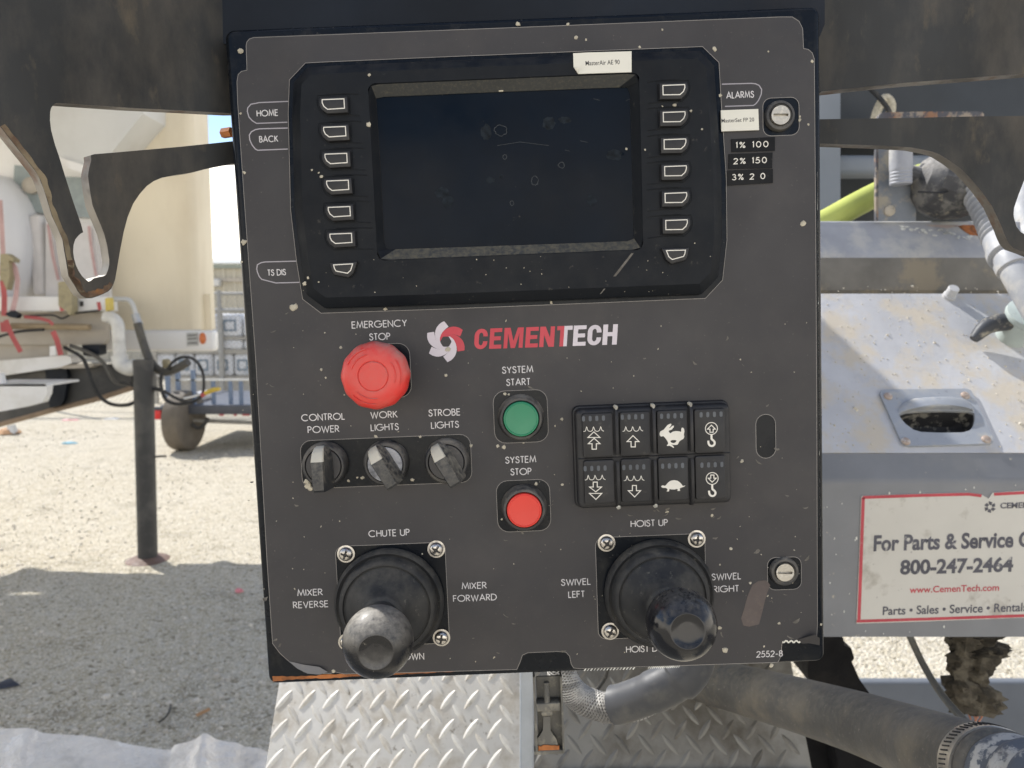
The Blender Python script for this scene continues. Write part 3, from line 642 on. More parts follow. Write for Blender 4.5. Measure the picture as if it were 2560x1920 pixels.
# --------------------------------------- peeled film, rust, chips and concrete spatter
def peel(pts, hs, name='peeled_film', m=None, par=None):
    v = [(*[pp(x, y)[0]], -h*mm-OT, pp(x, y)[1]) for (x, y), h in zip(pts, hs)]
    return part(name, G().add((v, [tuple(range(len(v)))])), m or M_over, par or part_ov)
peel(((1990,1600),(2010,1590),(2030,1579),(2040,1586),(2044,1608),(2020,1606),(2005,1608)), (0,2,5,6,3,1,.4))
peel(((722,1652),(760,1660),(800,1664),(822,1676),(800,1683),(770,1681),(745,1670)), (.2,.6,1.6,2.2,1.8,1.4,.8), m=mat('greasy_film_back', (.16,.16,.17), .5, dirt=(DUST, 90, .5, .2, .4)))
g = G()
for k in range(26):
    x = 1955+k*3.4; y = 1603+3*math.sin(k*1.7)-.15*(k % 4)
    a = pp(x, y); b = pp(x+3.4, 1603+3*math.sin((k+1)*1.7)-.15*((k+1) % 4)); g.add(ribbon([a, b], .0009+.0004*rnd.random(), -OT-.0004-.00001*(k % 2)))
part('torn_edge', g, M_paper, part_ov, sm=0)
def strip(p0, p1, w0, w1, n, h, jit):
    up_, lo_ = [], []
    for k in range(n+1):
        t = k/n; x = p0[0]+(p1[0]-p0[0])*t; y = p0[1]+(p1[1]-p0[1])*t; w_ = (w0+(w1-w0)*t)*(1+jit*(rnd.random()-.5)*2)
        up_.append(pp(x+rnd.uniform(-1, 1), y-w_, h)); lo_.append(pp(x, y+w_, h))
    return up_+lo_[::-1]
part('rust_streak', G().add(plate(strip((682,1697),(1090,1679), 5, 2.2, 34, 0, .35), (), -.00012, .0002)), M_rust)
part('rust_streak', G().add(plate(strip((1090,1679),(1290,1671), 1.8, 1.0, 18, 0, .5), (), -.00012, .0002)), M_rust)
part('worn_patch', G().add(plate([pp(*q) for q in ((1915,1450),(1925,1462),(1918,1480),(1912,1500),(1905,1530),(1897,1560),(1872,1566),(1858,1563),(1852,1545),(1860,1520),(1868,1490),(1880,1462),(1895,1452))], (), -OT-.00012, -OT+.0001)),
     mat('brown_worn_patch', (.105,.085,.078), .8, dirt=((.15,.12,.10), 220, .5, .2, .6)), sm=0)
g = G()
for k in range(120):        # scraped paint along the right and lower rims
    t = rnd.random(); y = 430+900*t**.9; x = 2053.5+(y-14)*.0079-rnd.random()**2*4
    a = pp(x, y); l = .0006+.004*rnd.random()**2; w_ = .0002+.0007*rnd.random()
    pts = [(a[0]-w_, a[1]-l), (a[0], a[1]-l*1.2), (a[0]+w_*.6, a[1]-l*.3), (a[0]+w_*.4, a[1]+l), (a[0]-w_*.5, a[1]+l*.7)]
    pts = [(min(q[0]-.0022, PW-.0030), q[1]) for q in pts]
    g.add(plate(pts, (), -.0001-rnd.random()*.0003, .002))
for k in range(16):
    for (xa, xb, yy) in ((1460,1590,1677), (1620,1700,1671)):
        t = k/16; x = xa+(xb-xa)*t; a = pp(x, yy-(x-xa)*.03); b = pp(x+5, yy-6-(x-xa)*.03)
        g.add(ribbon([a, b], .0004+.0005*rnd.random(), -.0002-.00001*(k % 3)))
part('chipped_paint', g, M_chip, kind='stuff', sm=0)
def blob(g, px, py, r, h=0, asp=1.0, mi=0, hgt=None):
    x, z = pp(px, py, h); n = rnd.randint(7, 11); hgt = hgt or min(.0012, r*.35); out = []; mid = []
    rot = rnd.random()*3
    for k in range(n):
        a = 2*math.pi*k/n; q = r*rnd.uniform(.65, 1.2); dx, dz = q*math.cos(a)*asp, q*math.sin(a)
        dx, dz = dx*math.cos(rot)-dz*math.sin(rot), dx*math.sin(rot)+dz*math.cos(rot)
        out.append((x+dx, -h*mm, z+dz)); mid.append((x+dx*.75, -h*mm-hgt*rnd.uniform(.6, 1), z+dz*.75))
    g.add(loft([out, mid], False, True), mi)
g = G(); o_ = OT*1000
for px, py, r in ((602,127,2.2),(1295,60,1.9),(1419,61,1.5),(1440,94,1.5),(1465,99,.9),(1656,74,.9),(1786,122,2.0),(1599,118,1.2),(2031,153,1.2),(1921,129,.7),(2000,292,.9),(2021,311,1.0),(2008,558,2.4),(1999,300,1.2),
                  (610,605,2.6),(611,431,1.3),(601,284,1.0),(604,655,1.0),(735,768,3.0),(852,869,1.2),(803,924,1.2),(1115,938,1.6),(963,773,1.6),(1378,756,1.2),(1851,899,.7),(1855,1153,1.6),(1406,1212,1.2),(1780,1288,1.5),
                  (1828,1372,1.4),(1813,1626,2.6),(1800,1412,.8),(1876,1458,1.2),(1800,1570,1.6),(1910,1616,1.0),(1948,1558,1.3),(2053,1561,1.0),(1928,1663,1.8),(1405,1048,1.3),(1260,1118,1.8),(1120,873,2.4),(1244,1115,1.5),(834,1678,1.6)):
    blob(g, px, py, r*mm*.9, o_)
for px, py, r in ((923,187,1.4),(922,312,2.2),(803,441,1.6),(797,432,.9),(761,709,2.0),(770,694,1.4),(797,705,.8),(1566,372,1.2),(1686,263,1.7),(1727,277,1.2),(1656,266,.8),(1755,323,.9),(1801,238,1.5),(1737,608,.6),(1613,374,1.0),(780,425,1.1)):
    blob(g, px, py, r*mm*.8, 10)
for px, py, r in ((770,1213,3.4),(776,1222,3.0),(766,1204,2.4),(940,1091,1.8),(1050,1091,1.5),(906,1194,1.6),(893,1194,1.1),(1178,1114,1.6),(872,1202,1.3),(1031,1199,1.8),(1112,1087,.9),(1266,1037,1.0),(1344,1012,1.0),(1262,985,1.4),(1272,986,1.0),(1340,1210,1.5),(1255,1298,1.2)):
    blob(g, px, py, r*mm*.85, .1)
for k in range(150):
    px = rnd.uniform(600, 2035); py = rnd.uniform(790, 1660)
    if 740 < px < 1190 and 1085 < py < 1225 or 1420 < px < 1840 and 990 < py < 1260: continue
    blob(g, px, py, mm*rnd.uniform(.12, .45)*(1 if rnd.random() < .9 else 1.8), o_, rnd.uniform(1, 2.2))
for k in range(30): blob(g, rnd.uniform(745, 1790), rnd.uniform(640, 740), mm*rnd.uniform(.1, .4), 9.9, rnd.uniform(1, 2))
part('concrete_spatter', g, M_conc, kind='stuff')
g = G()
for k in range(70):          # faint smears
    px, py = rnd.choice(((rnd.uniform(620, 760), rnd.uniform(780, 1640)), (rnd.uniform(1120, 1420), rnd.uniform(1240, 1640)), (rnd.uniform(1780, 2030), rnd.uniform(1000, 1640)), (rnd.uniform(1050, 1980), rnd.uniform(780, 1300)), (rnd.uniform(1480,1830), rnd.uniform(1270,1300))))
    if 1420 < px < 1840 and 990 < py < 1262 or 740 < px < 1200 and 1080 < py < 1228: continue
    x, z = pp(px, py); n = 9; a0 = rnd.gauss(0, .5); l = rnd.uniform(.0008, .0030); w_ = l*rnd.uniform(.12, .45); ring = []
    for q in range(n):
        t = 2*math.pi*q/n; u = l*math.cos(t)*rnd.uniform(.6, 1.2); v_ = w_*math.sin(t)*rnd.uniform(.5, 1.3)+.25*u*u/l
        ring.append((x+u*math.cos(a0)-v_*math.sin(a0), z+u*math.sin(a0)+v_*math.cos(a0)))
    g.add(plate(ring, (), -OT-.0001-.00001*(k % 9), -OT+.0001))
a, b, c = pp(1580, 633, 10), pp(1545, 680, 10), pp(1501, 735, 9)
g.add(loft([[(a[0]-.0005, -.0100, a[1]), (a[0]+.0012, -.0100, a[1])], [(b[0]-.0010, -.0100, b[1]), (b[0]+.0010, -.0100, b[1])], [(c[0]-.0004, -.0090, c[1]), (c[0]+.0004, -.0090, c[1])]]))
part('smear_mark', g, mat('faint_smear', (.13,.12,.105), .9, var=.4, vs_=300), kind='stuff', sm=0)
# toggle latch under the box
LF = PM
lt = G()
def lb(x0, y0, x1, y1, h0, h1, mi=0, b=.0006):
    a = pp(x0, y0, h1); c = pp(x1, y1, h1); lt.add(box(min(a[0],c[0]), max(a[0],c[0]), -h1*mm, -h0*mm, min(a[1],c[1]), max(a[1],c[1]), b), mi)
lb(1340, 1692, 1412, 1882, -24, -22); lb(1335, 1692, 1342, 1884, -24, -14, 0, .0008); lb(1402, 1692, 1410, 1884, -24, -14, 0, .0008); lb(1335, 1878, 1410, 1885, -24, -16)
M_lat = mat('weathered_grey_latch', (.14,.135,.12), .7, metal=.2, dirt=(CONC, 120, .5, .2, .5), bump=(300,.3,.0005))
tl_ = part('toggle_latch', lt, M_lat)
lt = G(); lb(1341, 1760, 1401, 1778, -21, -12, 0, .001); lb(1352, 1776, 1384, 1792, -21, -14, 0, .002); part('latch_crossbar', lt, M_lat, tl_)
lt = G()
a = pp(1366, 1705, -15); b = pp(1366, 1760, -15)
pts = [(a[0], .015, a[1]-(a[1]-b[1])*k/26) for k in range(27)]
lt.add(tube(pts, [.0024 if k % 2 else .0020 for k in range(27)], 14)); part('threaded_rod', lt, M_lat, tl_)
yy = [1792, 1800, 1815, 1828, 1838, 1848, 1862, 1878]; ww = [9, 9, 9, 10, 16, 24, 28, 28]
L = []
for y_, w_ in zip(yy, ww):
    a = pp(1367-w_, y_, -17); b = pp(1367+w_, y_, -17)
    L.append([(a[0], .021, a[1]), (a[0], .0175, a[1]), (b[0], .0175, b[1]), (b[0], .021, b[1])])
part('latch_tongue', G().add(loft(L, True, True)), M_lat, tl_)
a = pp(1345, 1862, -16); b = pp(1397, 1879, -16); part('latch_rust', G().add(plate(strip((1346,1873),(1398,1871), 7, 7, 9, -16, .3), (), .0165, .0172)), M_rust, tl_)
# ------------------------------------------------------------------ STEEL BRACKET BEHIND THE BOX
BD = -42   # its front face lies 42 mm behind the face of the box
br = thing('hook_bracket', PM @ T(0.2, .05, 0), 'dark rusty steel bracket plate with a hook on either side of the control box', 'bracket')
left = [(620,283),(575,283),(450,276),(320,269.4),(200,261),(150,257.5),(140,258),(133,262),(128,270),(125.5,280),(125,300),(128,326),(137,360),(148,392),(155,415),(163,441),(181,498),(193,533),(203,561),(208,581),
        (203,583),(196,589),(188,599),(184,612),(183,630),(185,645),(190,663),(197,678),(205,690),(213,698),(221,704),(227,702),(234,696),(246,693),(257,691),(265,687),(270,675),(273,662),(273,648),(268,614),(261,586),(252,563),(238,530),(231,512),(225,478),(220,441),(221,430),(224,416),(228,400),(227,388),
        (235,385.5),(290,381),(347,376),(450,367),(576,353.5),(640,349),(640,405),(576,410),(520,421),(482,431),(440,437),(405,444),(384,453),(367,465),(350,484),(333,509),(319,543),(309,581),(300,628),(292,675),(288,698),(283,712),(278,722),(270,729),(258,735),(243,741),(230,745.5),(218,746),(210,743),(202,738),(194,728),(187,715),(179,703),(171,690),(166,660),(160,625),(156,599),(143,568),(130,541),(117,498),(109,472),(101,452),(96,440),(87,426),(65,398),(43,371),(20,342),(0,316),(-150,140),(-500,-200),(-500,-420)]
right = [(2950,-420),(2950,200),(2860,420),(2780,640),(2740,720),(2690,752),(2640,735),(2600,655),(2585,640),(2560,630),(2534,621),(2521,607),(2513,590),(2506,571),(2480.5,515.5),(2455,480),(2430,450),(2404.5,424),(2374,401.5),(2349,386),(2331,379),(2313,375),(2278,368.6),(2192,363.6),(2054.6,359),(1990,356),(1990,299),(2054,298),(2250,295),(2440,291),(2560,289.6),(2606,288),(2608,310),(2600,350),(2585,395),(2560,452),(2546,488),(2535,520),(2534,535),(2535,545),(2541,566),(2551,579),(2568,590),(2600,588),(2625,560),(2655,480),(2700,330),(2715,240),(2710,200),(2690,182),(2650,177),(2560,184),(2380,198),(2250,208),(2193,214),(2053.6,229),(1980,236),(1980,283)]
LO = at(575, 350, .53); LM = frame(LO, Vector((math.cos(R(52)), math.sin(R(52)), 0)), Vector((0, 0, 1)))   # the left wing stands at an angle
def lw(px, py, h=0): return P(LM, px, py, h)
part2 = lambda name, g_, m, **k: obj(name, g_, m, br, PM, **k)
left2 = [q for q in left if q[0] > -300]
left2 = [(640,283)]+left2[1:]; left2 = [(x, y) for x, y in left2]+[(-150,-60),(-120,-420),(640,-420)]
for ol, sp_, y0_ in (([lw(x, y) for x, y in left2], LM, 0), ([pp(x, y, BD) for x, y in right+[(1980,-420)]], PM, -BD*mm)):
    g = G(); v, f = plate(ol, (), y0_, y0_+.010); g.add((v, f))
    for i in range(len(g.f)-len(ol), len(g.f)): g.m[i] = 1
    obj('cut_plate', g, [M_plate, M_plate_edge], br, sp_, sm=30)
# rusty heat-scaled rim along the cut edges, as worn paint
def rim(px_list, wd, m, off=0):
    q = [pp(x, y, BD) for x, y in px_list]; n = len(q); a_, b_ = [], []
    for i in range(n):
        t = Vector(q[min(i+1, n-1)])-Vector(q[max(i-1, 0)]); t.normalize(); nrm = Vector((-t.y, t.x))
        p_ = Vector(q[i])+nrm*off; a_.append(tuple(p_)); b_.append(tuple(p_+nrm*wd*rnd.uniform(.4, 1.3)))
    part2('rust_rim', G().add(plate(a_+b_[::-1], (), -BD*mm-.0003, -BD*mm+.001)), m)
M_rim = mat('dusty_tan_rust', (.20,.16,.10), .8, var=.3, vs_=60, dirt=((.10,.05,.03), 50, .5, .15, .8), bump=(200,.3,.0004))
def lrim(pts, lo_, hi_, m, nm='rust_rim'):
    """worn rusty band just inside the cut edge of the left wing"""
    q = resample2([lw(x, y) for x, y in pts], 46); a_, b_ = [], []
    for i in range(len(q)):
        t = Vector(q[min(i+1, len(q)-1)])-Vector(q[max(i-1, 0)]); t.normalize(); nrm = Vector((-t.y, t.x)); p_ = Vector(q[i])
        w_ = lo_+(hi_-lo_)*(.5+.5*noise.noise(Vector((i*.33, lo_*900, 3))))
        a_.append(tuple(p_+nrm*.0003)); b_.append(tuple(p_+nrm*(.0003+w_)))
    obj(nm, G().add(plate(a_+b_[::-1], (), -.0003, .0005)), m, br, LM, sm=0)
def resample2(poly, n):
    p = [Vector(q) for q in poly]; L = [(p[i+1]-p[i]).length for i in range(len(p)-1)]; tot = sum(L); out = []
    for k in range(n):
        s = tot*k/(n-1)*.9999; i = 0
        while s > L[i] and i < len(L)-1: s -= L[i]; i += 1
        out.append(tuple(p[i].lerp(p[i+1], s/L[i])))
    return out
outer_ = [(0,316),(43,371),(87,426),(101,452),(117,498),(130,541),(156,599),(166,650),(171,690),(187,715),(202,738),(218,746)]
lrim(outer_, .0012, .0042, M_rim)
lrim(outer_[7:]+[(243,741),(270,729),(283,712)], .0015, .0052, mat('brown_hook_rust', (.085,.05,.03), .8, var=.4, vs_=60, dirt=((.22,.17,.10), 70, .52, .12, .8), dirt2=((.30,.12,.03), 40, .6, .1, .8)), 'hook_rust')
# header box the control box hangs from
hd = [pp(x, y, -14) for x, y in ((548,-420),(2062,-420),(2062,60),(2050,90),(560,110),(548,90))]
part2('header_box', G().add(plate(hd, (), .014, .0418)), M_header)
a = pp(556, 325, -10); c = pp(580, 365, -10)
bt = obj('rusty_bolt', G().add(lathe([(.0036,-.006),(.0036,.002)], 6, PM @ T(pp(574,331,-30)[0], .030, pp(572,331,-30)[1]) @ Matrix.Rotation(R(70), 4, 'Z'))), M_rust, br)
# ------------------------------------------------------------------ MIXER TRUCK ON THE RIGHT
Yv = 0.85
b0 = at(1280, 1200, Yv); zb = b0.z; Y1 = Yv+.022; b1z = at(1280, 1132, Y1).z; zbot = at(2300, 1592, Yv).z
Y2 = Y1+.195; z2 = b1z+.195
X0, X1 = 0.14, 1.35
HM = frame(Vector((.5, Y1, b1z)), Vector((1,0,0)), Vector((0,1,1)))       # sloped face
def hp(px, py, h=0): return P(HM, px, py, h)
GREYW = (.42,.43,.43)
M_hood = mat('dusty_grey_white_paint', (.50,.50,.51), .5, var=.10, vs_=14, dirt=((.55,.48,.37), 16, .47, .14, .8), dirt2=((.40,.41,.44), 34, .57, .10, .5), bump=(160,.35,.0012), bump2=(30,.2,.003))
M_face = mat('grey_blue_paint', (.195,.20,.21), .5, var=.12, vs_=8, dirt=((.30,.29,.26), 10, .52, .3, .5), dirt2=(CONC, 90, .66, .05, .8), bump=(120,.15,.0006))
cov = thing('hopper_cover', Vector((.6, Yv, zbot)), 'dusty pale grey sloping steel cover with recessed pull handle and service sign', 'machine cover')
def cp(name, g_, m, par=None, space=None, **k): return obj(name, g_, m, par or cov, space, **k)
hole = [hp(*q) for q in ((2243,1041),(2262,1034),(2300,1031),(2360,1030),(2420,1032),(2434,1037),(2435,1052),(2431,1070),(2422,1081),(2405,1086),(2350,1087),(2300,1085),(2280,1079),(2262,1066),(2250,1053))]
a = hp(1280, 1130)
slope = [(X0-.5, 0), (X1-.5, 0), (X1-.5, .276), (X0-.5, .276)]
cp('sloped_panel', G().add(plate(slope, [hole], 0, .003)), M_hood, space=HM)
# folded lower lip and vertical face
pr = [(Yv, zbot), (Yv, zb-.006), (Yv+.001, zb-.001), (Yv+.003, zb+.003), (Y1-.003, b1z-.005), (Y1-.001, b1z-.001)]
L = [[(X0, y, z) for y, z in pr]+[(X0, y+.004, z) for y, z in pr[::-1]], [(X1, y, z) for y, z in pr]+[(X1, y+.004, z) for y, z in pr[::-1]]]
cp('lower_panel', G().add(loft(L, True, True)), M_face, sm=25)
cp('side_panel', G().add(box(X0-.004, X0, Yv+.002, Y2, zbot, z2-.02)), M_face)
# pull handle
ph = [hp(*q) for q in ((2198,990),(2201,981),(2210,978),(2300,977),(2414,976),(2424,980),(2430,990),(2455,1045),(2480,1098),(2480,1108),(2474,1113),(2370,1116),(2270,1119),(2258,1115),(2250,1106),(2225,1050))]
hl = cp('pull_handle', G().add(plate(ph, [inset(ccw(hole), .0006)], -.0035, -.0002)), M_hood2 if False else mat('galvanised_handle', (.36,.38,.41), .45, metal=.25, var=.1, dirt=((.50,.47,.40), 40, .52, .2, .8), dirt2=((.10,.11,.13), 90, .6, .1, .5), bump=(300,.2,.0004)), space=HM)
hs = resample(ordr(ccw(hole)), 60); cx_ = sum(p_[0] for p_ in hs)/60; cz_ = sum(p_[1] for p_ in hs)/60
L = [[(x, -.0030, z) for x, z in hs]]+[[(cx_+(x-cx_)*k, y, cz_+(z-cz_)*k+.004*(1-k)) for x, z in hs] for k, y in ((.97, .010), (.9, .020), (.7, .026), (.3, .028), (.02, .028))]
cp('handle_cup', G().add(loft(L, False, True)), mat('shaded_crusted_cup', (.02,.02,.022), .7, dirt=((.26,.245,.205), 70, .52, .06, .8), bump=(200,.4,.001)), hl, HM)  # near-black base puts the recess shade into the colour, under pale crust
lip = [hp(*q) for q in ((2240,1040),(2243,1028),(2252,1014),(2272,1004),(2320,1000),(2375,999),(2410,1005),(2428,1018),(2435,1034),(2400,1030),(2340,1029),(2280,1032))]
lipc = resample(ordr(ccw(lip)), 40); lx = sum(p_[0] for p_ in lipc)/40; lz = sum(p_[1] for p_ in lipc)/40
L = [[(lx+(x-lx)*k, y, lz+(z-lz)*k-(1-k)*.004) for x, z in lipc] for k, y in ((1, -.0034), (.93, -.0075), (.75, -.0105), (.4, -.0122), (.05, -.0125))]
cp('handle_hood', G().add(loft(L, False, True)), bpy.data.materials['galvanised_handle'], hl, HM, sm=60)
for q in ((2220,991),(2413,989),(2264,1104),(2465,1099)):
    x, z = hp(*q, 3.5); cp('handle_screw', G().add(lathe([(.0055,0),(.0052,.0018),(.0035,.0032),(.0012,.0034)], 18, T(x, -.0035, z))), mat('rust_tinged_screw', (.42,.33,.27), .5, metal=.4, dirt=((.65,.62,.58), 90, .5, .1, .8)) if 'rust_tinged_screw' not in bpy.data.materials else bpy.data.materials['rust_tinged_screw'], hl, HM)
x, z = hp(2372, 742); cp('cover_bolt', G().add(lathe([(.009,0),(.009,.004),(.0075,.005),(.0075,.016),(.0068,.017)], 20, T(x, 0, z))), M_hood, space=HM)
# dark clamp handle and round cap at the right edge
x, z = hp(2475, 850)
cl = [tuple(p_) for p_ in smooth([(x-.030, -.010, z-.008), (x-.010, -.022, z+.006), (x+.02, -.028, z+.006), (x+.05, -.020, z-.004)], 5)]
cp('clamp_handle', G().add(tube(cl, [.006+.006*math.sin(math.pi*k/(len(cl)-1)) for k in range(len(cl))], 12)), mat('dark_dusty_clamp', (.05,.055,.065), .5, dirt=(CONC, 60, .5, .15, .7)), space=HM)
x, z = hp(2568, 790, 40)
cp('round_cap', G().add(lathe([(.020,0),(.020,.036),(.0255,.038),(.027,.042),(.0265,.047),(.022,.0485),(0,.0495)], 40, T(x, .002, z))), mat('pale_green_grey_cap', (.44,.50,.48), .45, dirt=((.2,.2,.2), 60, .6, .1, .4)), space=HM, sm=50)
g = G()
for k in range(330):
    u = rnd.random(); px = rnd.uniform(2062, 2555); py = rnd.uniform(715, 1125); x, z = hp(px, py)
    r_ = rnd.uniform(.0005, .0014)*(2 if rnd.random() < .06 else 1)
    if any(abs(px-2340) < 150 and abs(py-1047) < 78 for _ in (0,)): continue
    n = 7; o_, m_ = [], []
    for i in range(n):
        a_ = 2*math.pi*i/n; q = r_*rnd.uniform(.6, 1.2); o_.append((x+q*math.cos(a_), 0, z+q*math.sin(a_))); m_.append((x+.5*q*math.cos(a_), -r_*.9, z+.5*q*math.sin(a_)))
    g.add(loft([o_, m_], False, True))
cp('concrete_specks', g, mat('pale_specks', (.55,.51,.43), .9), space=HM, kind='stuff')
g = G()
for k in range(70):
    p_ = at(rnd.uniform(2066, 2555), rnd.uniform(1210, 1585), Yv); r_ = rnd.uniform(.0006, .0018); pts = [(p_.x+r_*rnd.uniform(.6, 1.2)*math.cos(i*1.05)*.6, p_.z+r_*rnd.uniform(.6, 1.4)*math.sin(i*1.05)) for i in range(6)]
    g.add(plate(pts, (), Yv-.0005, Yv+.0005))
cp('paint_nicks', g, M_chip, kind='stuff')
# service sign
FM = frame(Vector((.5, Yv, zbot)), Vector((1,0,0)), Vector((0,0,1)))
def sp(px, py, h=0): return P(FM, px, py, h)
M_sign = mat('scuffed_white_sign', (.56,.54,.49), .5, var=.06, vs_=9, dirt=((.30,.27,.22), 26, .56, .12, .6), dirt2=((.18,.16,.15), 160, .66, .05, .7))
sg = [sp(*q) for q in ((2140,1558),(2146,1420),(2152,1243),(2156,1239),(2300,1234),(2420,1231),(2450,1235),(2470,1246),(2480,1231),(2560,1226),(2745,1220),(2738,1535),(2560,1543),(2300,1553))]
sb = cp('service_sign', G().add(plate(sg, (), -.0012, -.0001)), M_sign, space=FM)
M_sred = mat('faded_red_border', (.46,.05,.07), .5, dirt=((.55,.45,.42), 50, .6, .1, .6))
for q in (((2146,1551),(2157,1243)), ((2156,1243),(2300,1238),(2420,1235),(2452,1239)), ((2483,1235),(2560,1231),(2740,1224)), ((2140,1552),(2300,1547),(2560,1538),(2738,1530))):
    cp('sign_border', G().add(ribbon([sp(*z_) for z_ in q], .0036 if q[0][1] != 1551 else .0038, -.00135-.00002*abs(q[0][0] % 5))), M_sred, sb, FM, sm=0)
M_sink = mat('faded_dark_ink', (.075,.075,.095), .5, var=.2, dirt=((.5,.48,.45), 70, .62, .06, .9))
def stext(body, x0, x1, yb, yt, m, bold=.03, k=0, slope_=0.0):
    a = sp(x0, yb); b = sp(x1, yt); v, f = fit_text(body, ((a[0], a[1]), (b[0], b[1])), -.00145-.00002*k, bold)
    th = .028; v = [(p_[0], p_[1], p_[2]+(p_[0]-a[0])*th) for p_ in v]
    return cp('lettering', G().add((v, f)), m, sb, FM, sm=0)
stext('For Parts & Service Call', 2182, 2614, 1378, 1337, M_sink, .034)
stext('800-247-2464', 2248, 2532, 1437, 1398, M_sink, .036)
stext('www.CemenTech.com', 2272, 2496, 1482, 1465, M_sred, .016)
stext('Parts • Sales • Service • Rentals', 2205, 2566, 1537, 1515, M_sink, .018)
stext('CEMENTECH', 2498, 2628, 1271, 1256, M_sink, .035)
c0 = sp(2473, 1267)
for k in range(6):
    a_ = R(60*k); L = [(c0[0]+.0025*math.cos(a_), c0[1]+.0025*math.sin(a_)), (c0[0]+.0062*math.cos(a_+.1), c0[1]+.0062*math.sin(a_+.1)), (c0[0]+.0072*math.cos(a_+.75), c0[1]+.0072*math.sin(a_+.75)), (c0[0]+.0034*math.cos(a_+1.0), c0[1]+.0034*math.sin(a_+1.0))]
    cp('sign_petal', G().add(plate(L, (), -.0015-.00002*k, -.0013)), M_sink, sb, FM, sm=0)
# ------------------------------------------------------------------ beam and fittings above the cover
Yb = Y2+.036
bm_t = thing('crossbeam', Vector((.6, Yb, at(1280,705,Yb).z)), 'dusty grey steel crossbeam with rust patch above the sloping cover', 'steel beam')
zt = at(1280, 551, Yb+.03).z; zm = at(1280, 634, Yb).z; zl = at(1280, 712, Yb).z-.02
prf = [(Yb+.006, zl), (Yb-.001, zl+.012), (Yb, zm-.006), (Yb+.003, zm+.004), (Yb+.030, zt-.010), (Yb+.034, zt-.002), (Yb+.040, zt), (Yb+.11, zt), (Yb+.11, zl)]
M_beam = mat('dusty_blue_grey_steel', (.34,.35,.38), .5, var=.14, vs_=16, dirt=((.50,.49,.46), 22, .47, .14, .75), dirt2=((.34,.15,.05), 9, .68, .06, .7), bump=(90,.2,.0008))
M_beamu = mat('shaded_smeared_brown_grey', (.17,.16,.14), .6, var=.25, vs_=14, dirt=((.28,.24,.175), 9, .52, .06, .8), bump=(120,.2,.0006))  # lower beam faces: their shade is painted in as darker brown, with smears
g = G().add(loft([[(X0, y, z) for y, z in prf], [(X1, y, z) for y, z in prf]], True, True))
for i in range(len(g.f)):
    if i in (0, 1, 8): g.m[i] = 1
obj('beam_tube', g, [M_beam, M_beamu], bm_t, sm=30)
bq = [at(x, y, Yb+.02) for x, y in ((2392,566),(2420,556),(2462,558),(2478,566),(2470,578),(2452,590),(2425,588),(2412,576))]
def onb(px, py):   # point on the upper sloping face of the beam
    n_ = Vector((0, zt-.010-(zm+.004), -(.027))).normalized(); n_ = Vector((0, -(zt-.014-zm), .027)).normalized(); o_ = Vector((0, Yb+.003, zm+.004)); r2 = ray(px, py); return CAM+r2*((o_-CAM).dot(n_)/r2.dot(n_))+n_*.0006
def scale_patch(pts, nm, m):
    v_ = [tuple(onb(x+rnd.uniform(-2, 2), y+rnd.uniform(-2, 2))) for x, y in pts]; obj(nm, G().add((v_, [tuple(range(len(v_)))])), m, bm_t, sm=0)
scale_patch(((2395,568),(2420,559),(2462,560),(2476,567),(2470,580),(2452,592),(2440,588),(2425,590),(2412,578)), 'rust_patch', M_rust)
scale_patch(((2300,561),(2330,559),(2392,561),(2398,566),(2370,570),(2330,568)), 'bare_patch', mat('pinkish_primer', (.42,.34,.32), .6, dirt=(CONC, 60, .5, .15, .7)))
for k in range(26):
    x_ = 2255+k*8+rnd.uniform(-5, 5); y_ = 568+.12*(x_-2255)+rnd.uniform(-6, 10); scale_patch([(x_+rnd.uniform(3,9)*math.cos(a_), y_+rnd.uniform(1.5,4)*math.sin(a_)) for a_ in (0,1,2,3,4,5)], 'flaked_spot', M_chip)
pw = thing('hose_post', Vector((at(2240,550,1.13).x, 1.13, zt)), 'short angle-steel post with a threaded socket standing on the crossbeam', 'post')
def w_(pts, Y, d, holes=()):
    q = [at(px, py, Y) for px, py in pts]; return plate([(p_.x, p_.z) for p_ in q], (), Y, Y+d)
M_post = mat('scaled_blue_grey_steel', (.20,.22,.25), .6, metal=.2, dirt=((.42,.38,.30), 28, .48, .12, .85), dirt2=((.28,.11,.04), 30, .62, .06, .8), bump=(120,.5,.001))
M_rb = mat('mottled_rusty_scale', (.30,.25,.20), .75, var=.3, dirt=((.26,.12,.06), 30, .5, .1, .8), dirt2=((.06,.07,.09), 40, .5, .06, .9), bump=(120,.4,.001))
obj('post_plate', G().add(w_([(2194,372),(2275,372),(2282,470),(2279,502),(2290,520),(2290,552),(2194,552)], 1.13, .006)), M_post, pw)
obj('post_edge', G().add(w_([(2190,372),(2196,372),(2196,552),(2190,552)], 1.128, .006)), M_rb, pw)
obj('post_cap_plate', G().add(w_([(2196,297),(2198,288),(2206,281),(2300,279),(2440,278),(2456,280),(2461,288),(2461,300)], 1.10, .01)), M_rb, pw)
a = at(2252, 380, 1.10); b = at(2252, 462, 1.10); r_ = 26/FPX*1.1
ss = [(a.x+(b.x-a.x)*k/20, 1.10, a.z+(b.z-a.z)*k/20+.03*(k == 0)) for k in range(21)]
obj('threaded_socket', G().add(tube(ss, [r_*(1 if k < 11 or k % 2 else .95) for k in range(20)]+[r_*.93], 24)), M_beam, pw)
q = at(2223, 527, 1.13); obj('post_screw', G().add(lathe([(.0085,0),(.0080,.003),(.005,.005),(.001,.0052)], 20, T(q.x, 1.13, q.z))), mat('tan_screw', (.45,.40,.32), .6, dirt=((.1,.1,.1), 200, .6, .1, .8)), pw)
